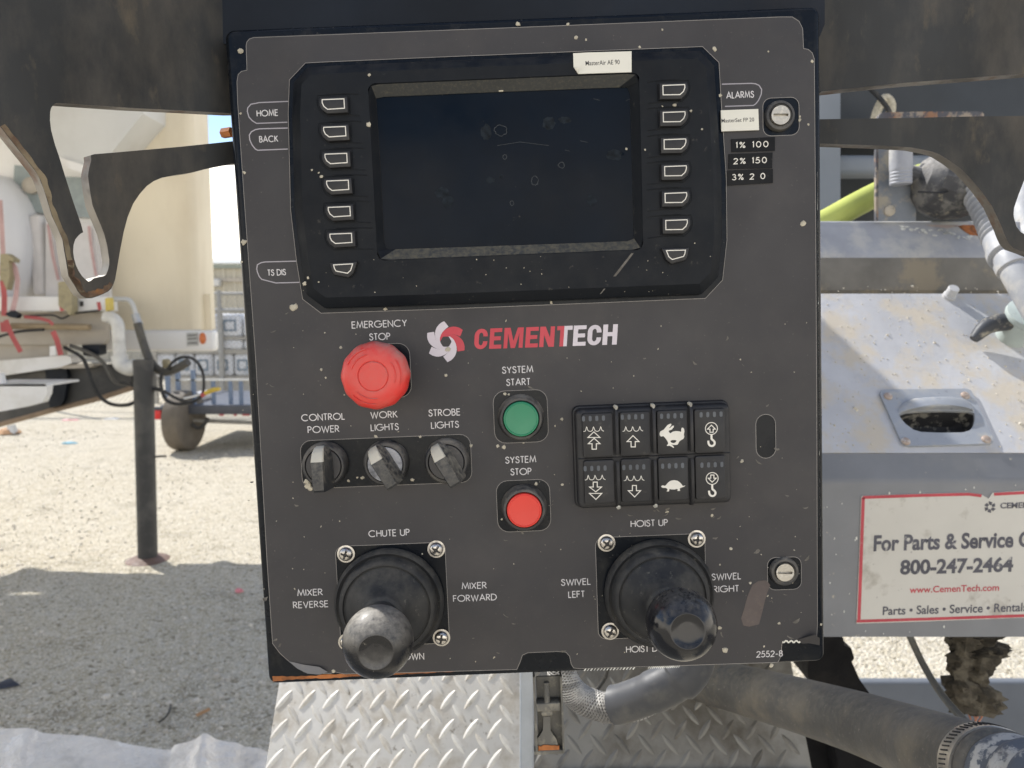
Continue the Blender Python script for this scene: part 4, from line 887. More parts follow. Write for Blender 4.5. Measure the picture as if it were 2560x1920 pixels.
# junction housing with corrugated conduit
jh = thing('junction_housing', Vector((at(2370,480,1.12).x, 1.12, zt)), 'concrete-crusted grey junction housing with corrugated conduit, resting on the crossbeam', 'junction box')
M_jh = mat('crusted_grey_housing', (.055,.055,.058), .6, var=.2, vs_=20, dirt=((.22,.21,.19), 40, .47, .1, .7), dirt2=((.30,.27,.20), 70, .56, .08, .7), bump=(90,.4,.002), top=((.48,.46,.44), .85, 60), topr=(.1, .7))
ct = at(2372, 468, 1.12); L = []
for t, r_ in ((-.075,.012),(-.052,.014),(-.048,.020),(-.045,.030),(-.030,.044),(-.008,.0485),(.014,.046),(.034,.036),(.046,.026),(.05,.018)):
    L.append([(ct.x+t*math.cos(R(-18))+(-math.sin(R(-18)))*r_*math.sin(2*math.pi*k/16)*1.0, ct.y+r_*math.cos(2*math.pi*k/16), ct.z+t*math.sin(R(-18))+math.cos(R(-18))*r_*math.sin(2*math.pi*k/16)) for k in range(16)])
obj('housing_shell', G().add(loft(L, True, True)), M_jh, jh, sm=22)
a = at(2312, 474, 1.065); b = at(2395, 472, 1.065)
obj('housing_seam', G().add(tube([(a.x, 1.083, a.z), ((a.x+b.x)/2, 1.071, (a.z+b.z)/2-.004), (b.x, 1.083, b.z)], .0014, 6)), M_ink, jh)
pth = smooth([at(2408,442,1.11), at(2445,480,1.08), at(2478,540,1.04), at(2502,600,1.00), at(2530,660,.96), at(2575,740,.93), at(2640,850,.90)], 44)
n = len(pth); rads = []
for k in range(n):
    t = k/(n-1)
    rads.append(.0225 if t < .05 else (.0200+.0026*math.cos(k*2*math.pi/9)) if t < .50 else .0215 if t < .58 else .0235 if t < .62 else .0185 if t < .66 else .021 if t < .7 else .0185)
M_cond = mat('dusty_grey_conduit', (.32,.33,.35), .55, var=.15, dirt=((.50,.48,.44), 30, .48, .15, .8), dirt2=((.08,.08,.09), 30, .6, .1, .5), bump=(120,.3,.001))
obj('corrugated_conduit', G().add(tube(pth, rads, 28)), M_cond, jh, sm=50)
q = at(2556, 545, 1.2)
pc = smooth([at(2585,470,1.2), at(2570,505,1.18), at(2575,570,1.15), at(2620,640,1.1)], 6)
obj('pale_pipe_bend', G().add(tube(pc, .028, 18)), M_cond, jh, sm=40)
# yellow hose
hy = smooth([at(1980,590,1.20), at(2060,556,1.20), at(2140,512,1.21), at(2220,472,1.22), at(2300,440,1.24), at(2380,420,1.27)], 5)
o = obj('yellow_hose', G().add(tube(hy, .0195, 20)), mat('lime_yellow_hose', (.50,.55,.13), .5, var=.08, bump=(90,.1,.0006)), None, sm=50, label='lime yellow hose slanting up behind the steel post', cat='hose')
# grey frame and dark interior
fr_ = thing('machine_frame', Vector((1.3, 1.6, 1.2)), 'blue-grey steel frame with dark openings behind the yellow hose', 'steel frame')
M_frm = mat('blue_grey_frame_paint', (.19,.215,.25), .5, var=.1, vs_=4, dirt=((.26,.26,.25), 8, .5, .25, .6), bump=(60,.1,.001))
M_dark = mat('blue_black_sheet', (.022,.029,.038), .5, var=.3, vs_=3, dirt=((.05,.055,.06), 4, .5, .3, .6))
obj('frame_post', G().add(w_([(1900,100),(2101,100),(2101,640),(1900,640)], 1.55, .06)), M_frm, fr_)
rl = [at(x, y, 1.57) for x, y in ((2090,385),(2700,380),(2700,436),(2090,436))]
obj('frame_rail', G().add(box(rl[0].x, rl[1].x, 1.57, 1.63, rl[3].z, rl[0].z, .012)), M_frm, fr_)
obj('frame_post', G().add(w_([(2620,300),(2760,300),(2760,640),(2620,640)], 1.56, .06)), M_frm, fr_)
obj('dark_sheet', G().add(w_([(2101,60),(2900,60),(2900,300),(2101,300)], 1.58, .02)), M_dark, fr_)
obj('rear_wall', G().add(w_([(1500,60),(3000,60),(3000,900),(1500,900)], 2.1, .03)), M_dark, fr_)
obj('added_shade_sheet', G().add(box(-.78, 2.1, 1.50, 2.1, 2.05, 2.08)), M_dark, fr_)  # unseen sheet added overhead to shade the tread plate and crust lumps
obj('added_shade_box', G().add(box(-.46, -.20, .92, 1.53, 2.09, 2.35)), M_dark, fr_)  # unseen box added overhead to shade the suction hose
cb = smooth([at(2172,218,1.5), at(2200,246,1.48), at(2224,280,1.46), at(2240,330,1.45)], 5)
obj('dark_cable', G().add(tube(cb, .0045, 8)), M_rub, fr_)
ck = smooth([at(2186,300,1.5), at(2196,270,1.5), at(2212,245,1.5), at(2228,262,1.5), at(2222,300,1.5)], 4)
obj('crusty_lever', G().add(tube(ck, .009, 8)), M_conc, fr_)
# ------------------------------------------------------------------ BELOW THE BOX
# tread plate deck: a steep apron of aluminium diamond plate
TMo = at(1280, 1915, .93); ta = R(52)
TM = frame(TMo, Vector((1,0,0)), Vector((0, math.cos(ta), math.sin(ta))))
def tp_(px, py, h=0): return P(TM, px, py, h)
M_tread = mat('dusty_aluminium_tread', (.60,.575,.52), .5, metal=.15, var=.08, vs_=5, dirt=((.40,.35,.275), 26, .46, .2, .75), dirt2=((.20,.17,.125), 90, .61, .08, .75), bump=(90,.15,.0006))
M_tread2 = mat('shaded_grimy_tread', (.21,.20,.175), .55, metal=.2, var=.2, vs_=6, dirt=((.075,.062,.045), 8, .46, .2, .85), bump=(90,.15,.0006))  # darker tread copy: shade put into the colour, plus brown dirt
dk = thing('tread_plate', TM, 'worn aluminium diamond tread plate apron below the control box', 'tread plate')
x0 = tp_(683, 1800)[0]; x1 = tp_(1300, 1800)[0]; x2 = tp_(2010, 1800)[0]; zT = tp_(1280, 1600)[1]
def dia(g, x, z, s, mi=0, l=.0165, w_=.0042, h=.0013, fl=1):
    a = R(52)*s; c_, s_ = math.sin(a), math.cos(a); n = 10; o_, m_ = [], []
    for k in range(n):
        t = 2*math.pi*k/n; u = l*math.cos(t); v_ = w_*math.sin(t)*abs(math.sin(t))**.4
        o_.append((x+u*s_*1-v_*c_, 0, z+u*c_+v_*s_)); m_.append((x+.72*u*s_-.25*v_*c_, -h, z+.72*u*c_+.25*v_*s_))
    if s < 0: o_.reverse(); m_.reverse()
    v, f = loft([o_, m_], False, True); g.add((v, [q[::-1] for q in f] if False else f), mi)
px_ = .0325; first = True
shp = {}
for s in (1, -1):
    g = G(); dia(g, 0, 0, s); shp[s] = g
def stud_field(xa, xb, za, zb, m, parent):
    cache = {}
    r_ = 0; z = za
    while z < zb:
        x = xa+(.5*px_ if r_ % 2 else 0)+.004
        s = 1 if r_ % 2 == 0 else -1
        while x < xb-.012:
            if s not in cache:
                cache[s] = (obj('tread_diamond', shp[s], m, parent, TM @ T(x, 0, z), sm=20), (x, z))
            else:
                o0, (xx, zz) = cache[s]; dup(o0, TM.to_3x3() @ Vector((x-xx, 0, z-zz)), parent)
            x += px_
        z += .0185; r_ += 1
sec = obj('plate_sheet', G().add(box(x0, x1+.002, 0, .003, -.006, zT, .001)), M_tread, dk, TM)
stud_field(x0+.006, x1, .008, tp_(1280, 1665)[1], M_tread, dk)
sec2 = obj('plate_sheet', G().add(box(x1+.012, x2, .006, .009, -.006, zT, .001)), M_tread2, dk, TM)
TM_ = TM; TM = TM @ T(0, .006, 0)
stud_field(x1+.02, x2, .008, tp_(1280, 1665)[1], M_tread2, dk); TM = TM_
obj('plate_lip', G().add(box(x0, x2, -.004, .012, -.014, -.006, .002)), M_tread, dk, TM)
# pale upright between the plates
q0 = at(1300, 1690, .80); q1 = at(1335, 1925, .80)
o = obj('upright_strip', G().add(box(q0.x, q1.x, .80, .83, q1.z-.1, q0.z+.15, .003)), mat('pale_blue_grey_strip', (.36,.39,.43), .4, metal=.3), None, label='pale grey steel upright beside the toggle latch', cat='upright')
# braided hose with black connector
bh = thing('braided_hose', at(1480, 1760, .62), 'braided grey sleeve hose ending in a dull black elbow connector under the box', 'hose')
bp = smooth([at(1395,1640,.66), at(1412,1700,.655), at(1450,1745,.65), at(1510,1768,.64), at(1575,1768,.63), at(1640,1740,.62)], 12)
M_braid = mat('braided_sleeve', (.17,.165,.16), .7, dirt=((.07,.07,.075), 120, .52, .1, .6), top=((.62,.60,.56), 1.0, 120), topr=(.1, .6), topn=(.2, .5))  # pale upper side paints the sunlit highlight into the colour
obj('hose_core', G().add(tube(bp, .0118, 20)), M_rub, bh)
g = G(); n = len(bp)
def helix(path, r_, turns, ph_, hand, wd):
    out = []; u = None; N = 240
    for k in range(N+1):
        t = k/N*(len(path)-1); i = min(int(t), len(path)-2); p_ = path[i].lerp(path[i+1], t-i); tg = (path[i+1]-path[i]).normalized()
        if u is None: u = tg.orthogonal().normalized()
        u = (u-tg*u.dot(tg)).normalized(); w2 = tg.cross(u); a_ = ph_+hand*turns*2*math.pi*k/N
        out.append(p_+(u*math.cos(a_)+w2*math.sin(a_))*r_)
    return tube(out, wd, 4)
for k in range(14):
    g.add(helix(bp, .0122, 3.1, 2*math.pi*k/14, 1, .0008)); g.add(helix(bp, .0124, 3.1, 2*math.pi*k/14, -1, .0008))
obj('braided_sleeve', g, M_braid, bh, kind='stuff')
cnp = smooth([at(1532,1762,.635), at(1560,1757,.63), at(1620,1735,.62), at(1680,1705,.615), at(1715,1675,.615), at(1735,1630,.62)], 6)
n = len(cnp); obj('elbow_connector', G().add(tube(cnp, [.0150 if k < 1 else .0168 if k < 13 else .0178 if k < 20 else .0200 for k in range(n)], 26)), mat('dull_black_rubber', (.05,.052,.058), .5, dirt=((.20,.19,.16), 24, .5, .25, .6), bump=(120,.15,.0006)), bh, sm=35)
# big grey rubber hose with clamp
hh = thing('suction_hose', at(2200, 1830, .68), 'thick dusty grey rubber hose running to the lower right corner, with steel clamp', 'hose')
hpth = smooth([at(1640,1670,1.12), at(1760,1700,.98), at(1908,1738,.866), at(2143,1806,.71), at(2378,1893,.535), at(2520,1950,.455), at(2660,1995,.40), at(2800,2040,.35)], 8)
M_hose = mat('dusty_grey_rubber', (.085,.081,.074), .65, var=.2, vs_=9, dirt=((.22,.19,.14), 16, .47, .2, .65), dirt2=((.33,.30,.25), 260, .60, .08, .5), bump=(220,.5,.001), top=((.26,.235,.19), .5, 120))
obj('hose_tube', G().add(tube(hpth[:40], .0300, 40)), M_hose, hh, sm=60)
def seg_of(path, a, b, N=8):
    out = []
    for k in range(N+1):
        t = a+(b-a)*k/N; i = min(int(t), len(path)-2); out.append(path[i].lerp(path[i+1], t-i))
    return out
sgm = seg_of(hpth, 36.4, 38.8)
cl_ = obj('hose_clamp', G().add(tube(sgm, .0312, 48)), mat('bright_steel_band', (.62,.58,.52), .3, metal=.9, dirt=((.42,.38,.33), 60, .5, .2, .5)), hh, sm=60)
g = G(); mid = sgm[4]; tg = (sgm[5]-sgm[3]).normalized(); u = tg.cross(Vector((0,0,1))).normalized(); w2 = u.cross(tg)
if w2.z < 0: w2 = -w2
for k in range(64):
    a_ = 2*math.pi*k/64; d = u*math.cos(a_)+w2*math.sin(a_); tt = d.cross(tg)
    a0 = mid+d*.0314-tg*.0062-tt*.0006; b0 = mid+d*.0314+tg*.0045+tt*.0006; g.add(tube([a0, b0], .00055, 6))
obj('clamp_slot', g, M_ink, hh, kind='stuff')
sg2 = seg_of(hpth, 38.9, 40.2); obj('rubber_collar', G().add(tube(sg2, [.0285,.0300,.0305,.0305,.0305,.0305,.0300,.0290,.0280], 40)), M_hose, hh, sm=60)
sg3 = seg_of(hpth, 40.1, 52.0, 16); obj('grooved_fitting', G().add(tube(sg3, [.0270,.0290,.0292,.0270,.0262,.0285,.0290,.0270,.0255,.0275,.0280,.0262,.0245,.0265,.0270,.025,.024], 40)), mat('scuffed_blue_grey_fitting', (.10,.115,.14), .6, dirt=((.5,.49,.46), 60, .52, .06, .9), dirt2=((.25,.22,.17), 22, .52, .15, .7), bump=(120,.5,.002)), hh, sm=35)
# grey-blue bar and hanging things below the cover
by = 1.9; a = at(1950, 1697, by); b = at(2760, 1860, by)
o = obj('lower_rail', G().add(box(a.x-.3, b.x+.3, by, by+.03, at(1280,1905,by).z, at(1280,1706,by).z, .008)), mat('dull_blue_rail_paint', (.13,.145,.17), .6, var=.15, vs_=3, dirt=((.28,.26,.22), 3, .52, .2, .7)), None, label='dull blue-grey steel rail behind the hanging crusted cable', cat='steel rail')
cr_ = thing('crusted_cable_end', at(2440, 1640, .98), 'lump of old concrete crusted round hanging cable ends below the cover', 'hanging cable')
M_crust = mat('brown_concrete_crust', (.05,.042,.03), .95, var=.5, vs_=60, dirt=((.12,.105,.078), 40, .48, .1, .8), bump=(90,.9,.004), bump2=(400,.5,.001))
def lump(cx, y0, y1, rx, Y, seed, name):
    L = []; N = 22
    for k in range(N+1):
        t = k/N; c_ = at(cx+6*math.sin(t*7+seed), y0+(y1-y0)*t, Y); ring = []
        for j in range(20):
            a_ = 2*math.pi*j/20; q = noise.noise(Vector((math.cos(a_)*1.3+seed, math.sin(a_)*1.3, t*6)))
            q2 = noise.noise(Vector((math.cos(a_)*5+seed, math.sin(a_)*5, t*22)))
            r_ = rx*(1+.30*q+.75*q2)*(.55+.45*math.sin(math.pi*min(1, t*1.4+.25)**.7 if t < .6 else math.pi*(.5+.5*(t-.6))) if True else 1)
            r_ = max(.006, r_); ring.append((c_.x+r_*math.cos(a_), Y+r_*math.sin(a_)*.7, c_.z))
        L.append(ring)
    obj(name, G().add(loft(L, True, True)), M_crust, cr_, sm=50)
lump(2405, 1580, 1775, .021, .98, 1.3, 'crust_lump'); lump(2445, 1612, 1780, .026, .985, 7.7, 'crust_lump'); lump(2440, 1578, 1628, .034, .99, 3.1, 'crust_cap')
for k, (xa, xb) in enumerate(((2418,2428),(2432,2440),(2446,2436),(2456,2444))):
    obj('copper_strand', G().add(tube(smooth([at(xa,1760,.98), at(xa+3,1782,.98), at(xb,1800+k*3,.975)], 4), .0012, 6)), mat('bare_copper', (.45,.20,.12), .45, metal=.6) if k == 0 else bpy.data.materials['bare_copper'], cr_)
hc = smooth([at(2262,1560,1.02), at(2279,1600,1.02), at(2310,1665,1.0), at(2350,1730,.96), at(2395,1785,.90), at(2440,1825,.85)], 6)
obj('hanging_strap', G().add(tube(hc, .0048, 10)), mat('worn_grey_cable', (.12,.12,.11), .7, dirt=((.25,.22,.17), 60, .5, .2, .6)), None, sm=50, label='thin grey cable hanging from the cover towards the hose clamp', cat='cable')
# black flexible skirts
M_blk = mat('black_rubber_flap', (.006,.006,.007), .7, dirt=((.03,.026,.022), 14, .55, .2, .5), bump=(30,.5,.006), spec=.15)
def flap(name, pts, Y, d, lab):
    obj(name, G().add(slabg(pts, Y, d)), M_blk, None, label=lab, cat='rubber flap')
flap('rubber_boot', [(2020,1590),(2108,1594),(2110,1615),(2128,1620),(2136,1645),(2130,1655),(2150,1700),(2175,1735),(2172,1760),(2040,1725),(2020,1690)], 1.0, .09, 'black rubber boot squeezed between control box corner and grey hose')
flap('rubber_skirt', [(1860,1780),(2090,1840),(2105,1880),(2125,1960),(1925,1960),(1905,1850)], 1.3, .05, 'black rubber skirt below the middle of the thick hose')
flap('rubber_skirt', [(2085,1850),(2420,1900),(2420,2000),(2112,2000),(2090,1880)], 1.25, .05, 'black rubber skirt under the right end of the thick hose')
flap('rubber_strip', [(1835,1770),(1880,1785),(1895,1860),(1905,1960),(1858,1960),(1850,1850)], 1.15, .03, 'narrow dark rubber strip at the right end of the tread plate')
cab = smooth([at(1520,1660,.78), at(1514,1692,.78), at(1494,1722,.79), at(1460,1752,.8)], 5)
obj('thin_cable', G().add(tube(cab, .0022, 8)), M_rub, None, label='thin black cable curving down behind the braided hose', cat='cable')
# ------------------------------------------------------------------ GROUND
def gmat(name, c1, c2, c3):
    m = bpy.data.materials.new(name); m.use_nodes = True; n = m.node_tree.nodes; l = m.node_tree.links; b = n['Principled BSDF']; b.inputs['Roughness'].default_value = .95; b.inputs['Specular IOR Level'].default_value = .2
    t = n.new('ShaderNodeTexCoord')
    def nz(s, d=6, r=.6):
        x = n.new('ShaderNodeTexNoise'); x.inputs['Scale'].default_value = s; x.inputs['Detail'].default_value = d; x.inputs['Roughness'].default_value = r; l.new(t.outputs['Object'], x.inputs['Vector']); return x.outputs['Fac']
    def ramp(s, a, c):
        x = n.new('ShaderNodeMapRange'); x.inputs[1].default_value = a; x.inputs[2].default_value = c; l.new(s, x.inputs[0]); return x.outputs[0]
    def mixc(f, A, B):
        x = n.new('ShaderNodeMix'); x.data_type = 'RGBA'; l.new(f, x.inputs[0])
        for k, q in ((6, A), (7, B)):
            if isinstance(q, tuple): x.inputs[k].default_value = (*q, 1)
            else: l.new(q, x.inputs[k])
        return x.outputs[2]
    v = n.new('ShaderNodeTexVoronoi'); v.inputs['Scale'].default_value = 75; l.new(t.outputs['Object'], v.inputs['Vector'])
    v2 = n.new('ShaderNodeTexVoronoi'); v2.inputs['Scale'].default_value = 170; l.new(t.outputs['Object'], v2.inputs['Vector'])
    base = mixc(ramp(nz(.9), .35, .65), c1, c2)
    base = mixc(ramp(nz(30, 4), .48, .62), base, c3)
    base = mixc(ramp(nz(3.5, 5), .55, .72), base, tuple(q*.62 for q in c1)); base = mixc(ramp(nz(7, 6), .60, .74), base, tuple(min(1, q*1.2) for q in c3))
    sepc = n.new('ShaderNodeSeparateColor'); l.new(v2.outputs['Color'], sepc.inputs[0]); base = mixc(ramp(sepc.outputs[0], .55, 1.0), base, tuple(min(1, q*1.45) for q in c3))
    sepd = n.new('ShaderNodeSeparateColor'); l.new(v.outputs['Color'], sepd.inputs[0]); base = mixc(ramp(sepd.outputs[1], .88, .97), base, tuple(q*.62 for q in c1))
    l.new(base, b.inputs['Base Color'])
    mt = n.new('ShaderNodeMath'); mt.operation = 'ADD'; l.new(v.outputs['Distance'], mt.inputs[0]); l.new(nz(60, 5), mt.inputs[1])
    bp = n.new('ShaderNodeBump'); bp.inputs['Strength'].default_value = .75; bp.inputs['Distance'].default_value = .016; bp.invert = True; l.new(mt.outputs[0], bp.inputs['Height']); l.new(bp.outputs[0], b.inputs['Normal']); return m
M_gr = gmat('pale_crushed_stone_dirt', (.43,.375,.27), (.48,.43,.33), (.53,.485,.40))
g = G(); NX, NY = 120, 110; v = []; f = []
def gy(j): return -6+ (j/NY)**3.2*150
for j in range(NY+1):
    for i in range(NX+1):
        y = gy(j); sp_ = 8+abs(y)*1.2; x = (i/NX-.5)*2*sp_; z = (.018*noise.noise(Vector((x*.8, y*.8, 0)))+.010*noise.noise(Vector((x*3, y*3, 5)))) if y < 14 else 0
        v.append((x, y, z))
for j in range(NY):
    for i in range(NX): a = j*(NX+1)+i; f.append((a, a+1, a+NX+2, a+NX+1))
obj('ground', G().add((v, f)), M_gr, kind='structure', sm=80)
# loose stones
g = G(); M_st = mat('loose_stones', (.56,.51,.43), .9, var=.3, vs_=9)
def stone(g, x, y, r_):
    n = 6; h = r_*rnd.uniform(.15, .5); a0 = rnd.random()*6; o_, m_ = [], []
    for k in range(n):
        q = r_*rnd.uniform(.7, 1.2); a_ = a0+2*math.pi*k/n; o_.append((x+q*math.cos(a_), y+q*math.sin(a_), -.005+.01*0)); m_.append((x+.6*q*math.cos(a_), y+.6*q*math.sin(a_), h*rnd.uniform(.7, 1)+.004))
    g.add(loft([o_, m_], False, True))
for k in range(5200):
    y = 1.6+8*rnd.random()**1.6; x = rnd.uniform(-.80, -.15)*y*1.0 if rnd.random() < .78 else rnd.uniform(.3, .75)*y
    stone(g, x, y, rnd.choice((.003,.004,.005,.006,.008,.012)) if rnd.random() < .985 else rnd.uniform(.014, .022))
obj('gravel', g, M_st, kind='stuff', sm=0)
# debris
def litter(name, px, py, r_, m, lab, cat, asp=2.0, h=.02):
    c_ = ground(px, py); N = 9; o_, m_ = [], []
    for k in range(N):
        a_ = 2*math.pi*k/N; q = r_*rnd.uniform(.6, 1.2); o_.append((c_.x+q*math.cos(a_)*asp, c_.y+q*math.sin(a_), .008)); m_.append((c_.x+.6*q*math.cos(a_)*asp, c_.y+.6*q*math.sin(a_), .008+h*rnd.uniform(.5, 1)))
    obj(name, G().add(loft([o_, m_], False, True)), m, None, sm=0, label=lab, cat=cat)
M_bluep = mat('blue_scrap', (.10,.32,.42), .5); M_redp = mat('red_scrap', (.45,.05,.05), .5); M_wh = mat('white_scrap', (.62,.62,.60), .6); M_card = mat('cardboard_scrap', (.45,.26,.13), .8); M_pink = mat('pink_scrap', (.62,.20,.22), .5)
litter('paper_scrap', 172, 1110, .055, M_bluep, 'blue paper scrap on the sunlit gravel', 'litter')
litter('rag', 18, 1084, .12, M_card, 'tan rag on the gravel at the far left', 'rag', 1.3, .07); litter('rag', 30, 1085, .055, M_wh, 'white rag lying on the tan rag', 'rag', 1.2, .12)
litter('paper_scrap', 278, 1049, .07, M_wh, 'white scrap on gravel just left of the jack leg', 'litter', 1.8)
litter('paper_scrap', 175, 1052, .06, M_pink, 'pinkish scrap in the shade below the dark truck beam', 'litter', 2.2)
litter('paper_scrap', 598, 1482, .022, M_pink, 'small pink scrap near the bottom left edge of the control box', 'litter', 1.3)
litter('rubber_scrap', 18, 1718, .03, mat('dark_scrap', (.03,.035,.05), .5), 'dark rubber scrap on shaded gravel above the plastic sheet', 'litter', 1.5)
tw = [ground(398,1812)+Vector((0,0,.01)), ground(415,1800)+Vector((0,0,.012)), ground(424,1785)+Vector((0,0,.012)), ground(427,1768)+Vector((0,0,.01))]
obj('wire_scrap', G().add(tube(smooth(tw, 4), .004, 6)), M_rub, None, label='short bent grey wire scrap on the gravel above the plastic sheet', cat='wire')
obj('stick', G().add(tube([ground(492,1796)+Vector((0,0,.012)), ground(524,1780)+Vector((0,0,.012))], .006, 6)), M_card, None, label='small straw-coloured stick lying on the shaded gravel', cat='stick')
# ------------------------------------------------------------------ plastic sheet at the bottom left
SY = 1.75
M_pl = mat('milky_plastic_sheet', (.80,.73,.63), .26, var=.08, vs_=9, dirt=((.38,.34,.28), 12, .52, .2, .6), bump=(16,.7,.02), bump2=(60,.5,.004), spec=.6)
top_ = [(-300,1815),(-60,1822),(40,1821),(65,1819),(85,1823),(105,1832),(150,1836),(210,1839),(270,1848),(330,1862),(380,1870),(425,1876),(436,1862),(465,1856),(490,1848),(505,1833),(520,1834),(535,1846),(560,1853),(580,1856),(592,1855),(610,1866),(650,1870),(680,1885),(760,1900)]
L1, L2, L3, L4 = [], [], [], []; N = 90; Lr = [[] for _ in range(16)]
def topy(px):
    for (a, b), (c, d) in zip(top_, top_[1:]):
        if a <= px <= c: return b+(d-b)*(px-a)/(c-a)
for i in range(N+1):
    px = -290+i*(1040/N); e_ = at(px, topy(px), SY)
    for j in range(16):
        t = j/15; w3 = .035*noise.noise(Vector((px*.012, t*4, 2)))+.022*abs(noise.noise(Vector((px*.03+t*2, t*7-px*.01, 7))))
        Lr[j].append((e_.x*(1-.25*t), SY-t*.75+w3*t*1.5, e_.z-.30*t*t-.12*t+w3*min(1, t*4)))
v = [p_ for r_ in Lr for p_ in r_]; f = []
for j in range(15):
    for i in range(N): a = j*(N+1)+i; f.append((a, a+1, a+N+2, a+N+1))
obj('plastic_sheet', G().add((v, f)), M_pl, None, sm=60, label='crumpled milky white plastic sheet across the bottom left corner', cat='plastic sheet')
# pallet load the sheet lies on
e_ = at(200, 1900, SY)
obj('covered_crate', G().add(box(-1.05, -.52, 1.05, 1.66, 0, e_.z-.16, .01)), mat('grey_crate', (.3,.3,.3), .8), None, label='grey crate under the white plastic sheet', cat='crate')
# ------------------------------------------------------------------ TRUCK ON THE LEFT
TY = 4.3
tk = thing('parked_mixer_truck', Vector((-3.0, 5.0, 0)), 'white mixer truck parked at left with cream tank and grey funnel', 'truck')
def tpart(name, g_, m, par=None, **k): return obj(name, g_, m, par or tk, **k)
def sl(name, pts, Y, d, m, par=None, **k): return tpart(name, G().add(slabg(pts, Y, d)), m, par, **k)
M_cream = mat('cream_tank', (.72,.64,.48), .5, var=.05, vs_=2, dirt=((.46,.36,.24), 1.5, .5, .3, .6), stretch=(1,1,.35))
M_tw = mat('truck_white', (.74,.73,.71), .45, var=.05, vs_=2, dirt=((.42,.38,.30), 3, .55, .2, .5))
M_tg = mat('truck_light_grey', (.56,.56,.54), .5, var=.06, vs_=2, dirt=((.40,.37,.33), 3, .52, .3, .5))
M_tt = mat('truck_grimy_white', (.42,.38,.32), .6, var=.1, vs_=3, dirt=((.28,.24,.18), 4, .5, .25, .6))
M_ch = mat('dark_chassis', (.045,.044,.042), .6, var=.2, vs_=4, dirt=((.16,.15,.13), 5, .5, .2, .6))
M_green_ = mat('grey_green_panel', (.26,.30,.30), .5)
# cream tank: a tall box with softly rounded corner
TKY = 4.75; xl = at(120, 500, TKY).x; xr = at(484, 500, TKY).x; zb_ = at(300, 824, TKY).z; 
pl = [(xl, TKY)]+[(xl+(xr-.06-xl)*k/6, TKY-.05*math.sin(math.pi*k/6)) for k in range(1, 6)]+[(xr-.06, TKY)]+[(xr-.06+.06*math.sin(R(t)), TKY+.06-.06*math.cos(R(t))) for t in (15,30,45,60,75,90)]+[(xr+.005, TKY+.26), (xl, TKY+.26)]
tpart('cream_tank', G().add(loft([[(x, y, zb_) for x, y in pl], [(x, y, 3.0) for x, y in pl]], True, True)), M_cream, sm=30)
sl('tank_patch', [(500,735),(526,735),(529,826),(503,826)], TKY+.10, .02, M_cream)
# grey discharge funnel
fa = [(-60,180),(360,180),(357,284),(320,330),(284,376),(262,402),(240,418),(215,414),(150,395),(60,330),(-60,300)]
L = [];
for k in range(25):
    t = math.pi*k/24; c_ = at(120, 250, 4.6)
sl('funnel', fa, 4.45, .3, M_tg)
c1 = at(210, 420, 4.55); c2 = at(100, 120, 4.75)
tpart('funnel_cone', G().add(lathe([(.02,-.1),(.42,0),(.62,.05)], 30, T(at(130,120,4.6).x, 4.6, at(130,120,4.6).z) @ Matrix.Rotation(R(90), 4, 'X'))), M_tg)
sl('funnel_rim', [(148,392),(213,414),(240,428),(240,445),(148,412)], 4.42, .03, M_tw)
# body panels behind the hook
sl('body_panel', [(-60,280),(160,395),(260,430),(272,745),(-60,745)], 4.66, .06, M_tw)
sl('green_panel', [(36,412),(60,415),(100,440),(270,445),(262,560),(236,545),(112,535),(30,520)], 4.62, .03, M_green_)
q = at(80, 465, 4.61); tpart('panel_fitting', G().add(lathe([(.05,0),(.05,.03),(.02,.05)], 16, T(q.x, 4.62, q.z))), M_tt)
sl('dark_hose_end', [(46,495),(60,497),(68,510),(67,528),(50,530),(40,515)], 4.58, .04, M_header)
# white chemical tank with straps
q = at(-28, 610, 4.5); rx = 98/FPX*4.5
prof = [(rx*1.0*math.cos(R(a)), .16*math.sin(R(a))) for a in range(0, 91, 10)]
tpart('drum_end', G().add(lathe([(rx*1.02,-.4),(rx*1.02,0)]+[(max(.001, p_[0]), p_[1]) for p_ in prof[1:]], 48, T(q.x, 4.5, q.z) @ Matrix.Scale(1.75, 4, Vector((0,0,1))))), mat('white_drum', (.68,.68,.69), .35, var=.04, vs_=2, dirt=((.60,.56,.50), 1, .5, .3, .4)), sm=60)
M_wt = mat('translucent_white_tank', (.58,.56,.55), .4, var=.05, dirt=((.50,.46,.40), 3, .5, .3, .5))
g = G(); a = at(66, 534, 4.53); b = at(114, 742, 4.53); g.add(box(a.x, b.x, 4.53, 4.62, b.z, a.z, .03)); tpart('tank_block', g, M_wt)
sl('tank_wedge', [(114,552),(122,560),(170,690),(172,742),(114,742)], 4.52, .1, M_wt)
sl('tank_block', [(198,552),(228,560),(234,575),(250,700),(252,742),(176,742),(180,600),(196,580)], 4.51, .1, M_wt)
M_strap = mat('faded_red_strap', (.46,.30,.29), .7, var=.2, vs_=9); M_strap2 = mat('red_strap', (.38,.07,.07), .6, var=.15, vs_=9)
def strap(pts, wpx, Y, m): 
    p3 = [at(x, y, Y) for x, y in pts]; tpart('ratchet_strap', G().add(ribbon([(p_.x, p_.z) for p_ in p3], wpx/FPX*Y, Y), ), m, sm=0)
M_ratc = mat('dusty_brass_ratchet', (.34,.29,.17), .6, var=.3, vs_=20, dirt=((.14,.13,.10), 20, .5, .2, .7))
strap([(0,500),(4,560),(8,640),(2,690)], 12, 4.30, M_strap); strap([(6,700),(11,740),(10,790)], 14, 4.30, M_strap2)
strap([(24,650),(38,670),(44,700),(40,740),(30,785)], 13, 4.29, M_strap); strap([(14,800),(30,840),(52,880)], 13, 4.27, M_strap2); strap([(10,805),(12,830)], 20, 4.275, M_strap2)
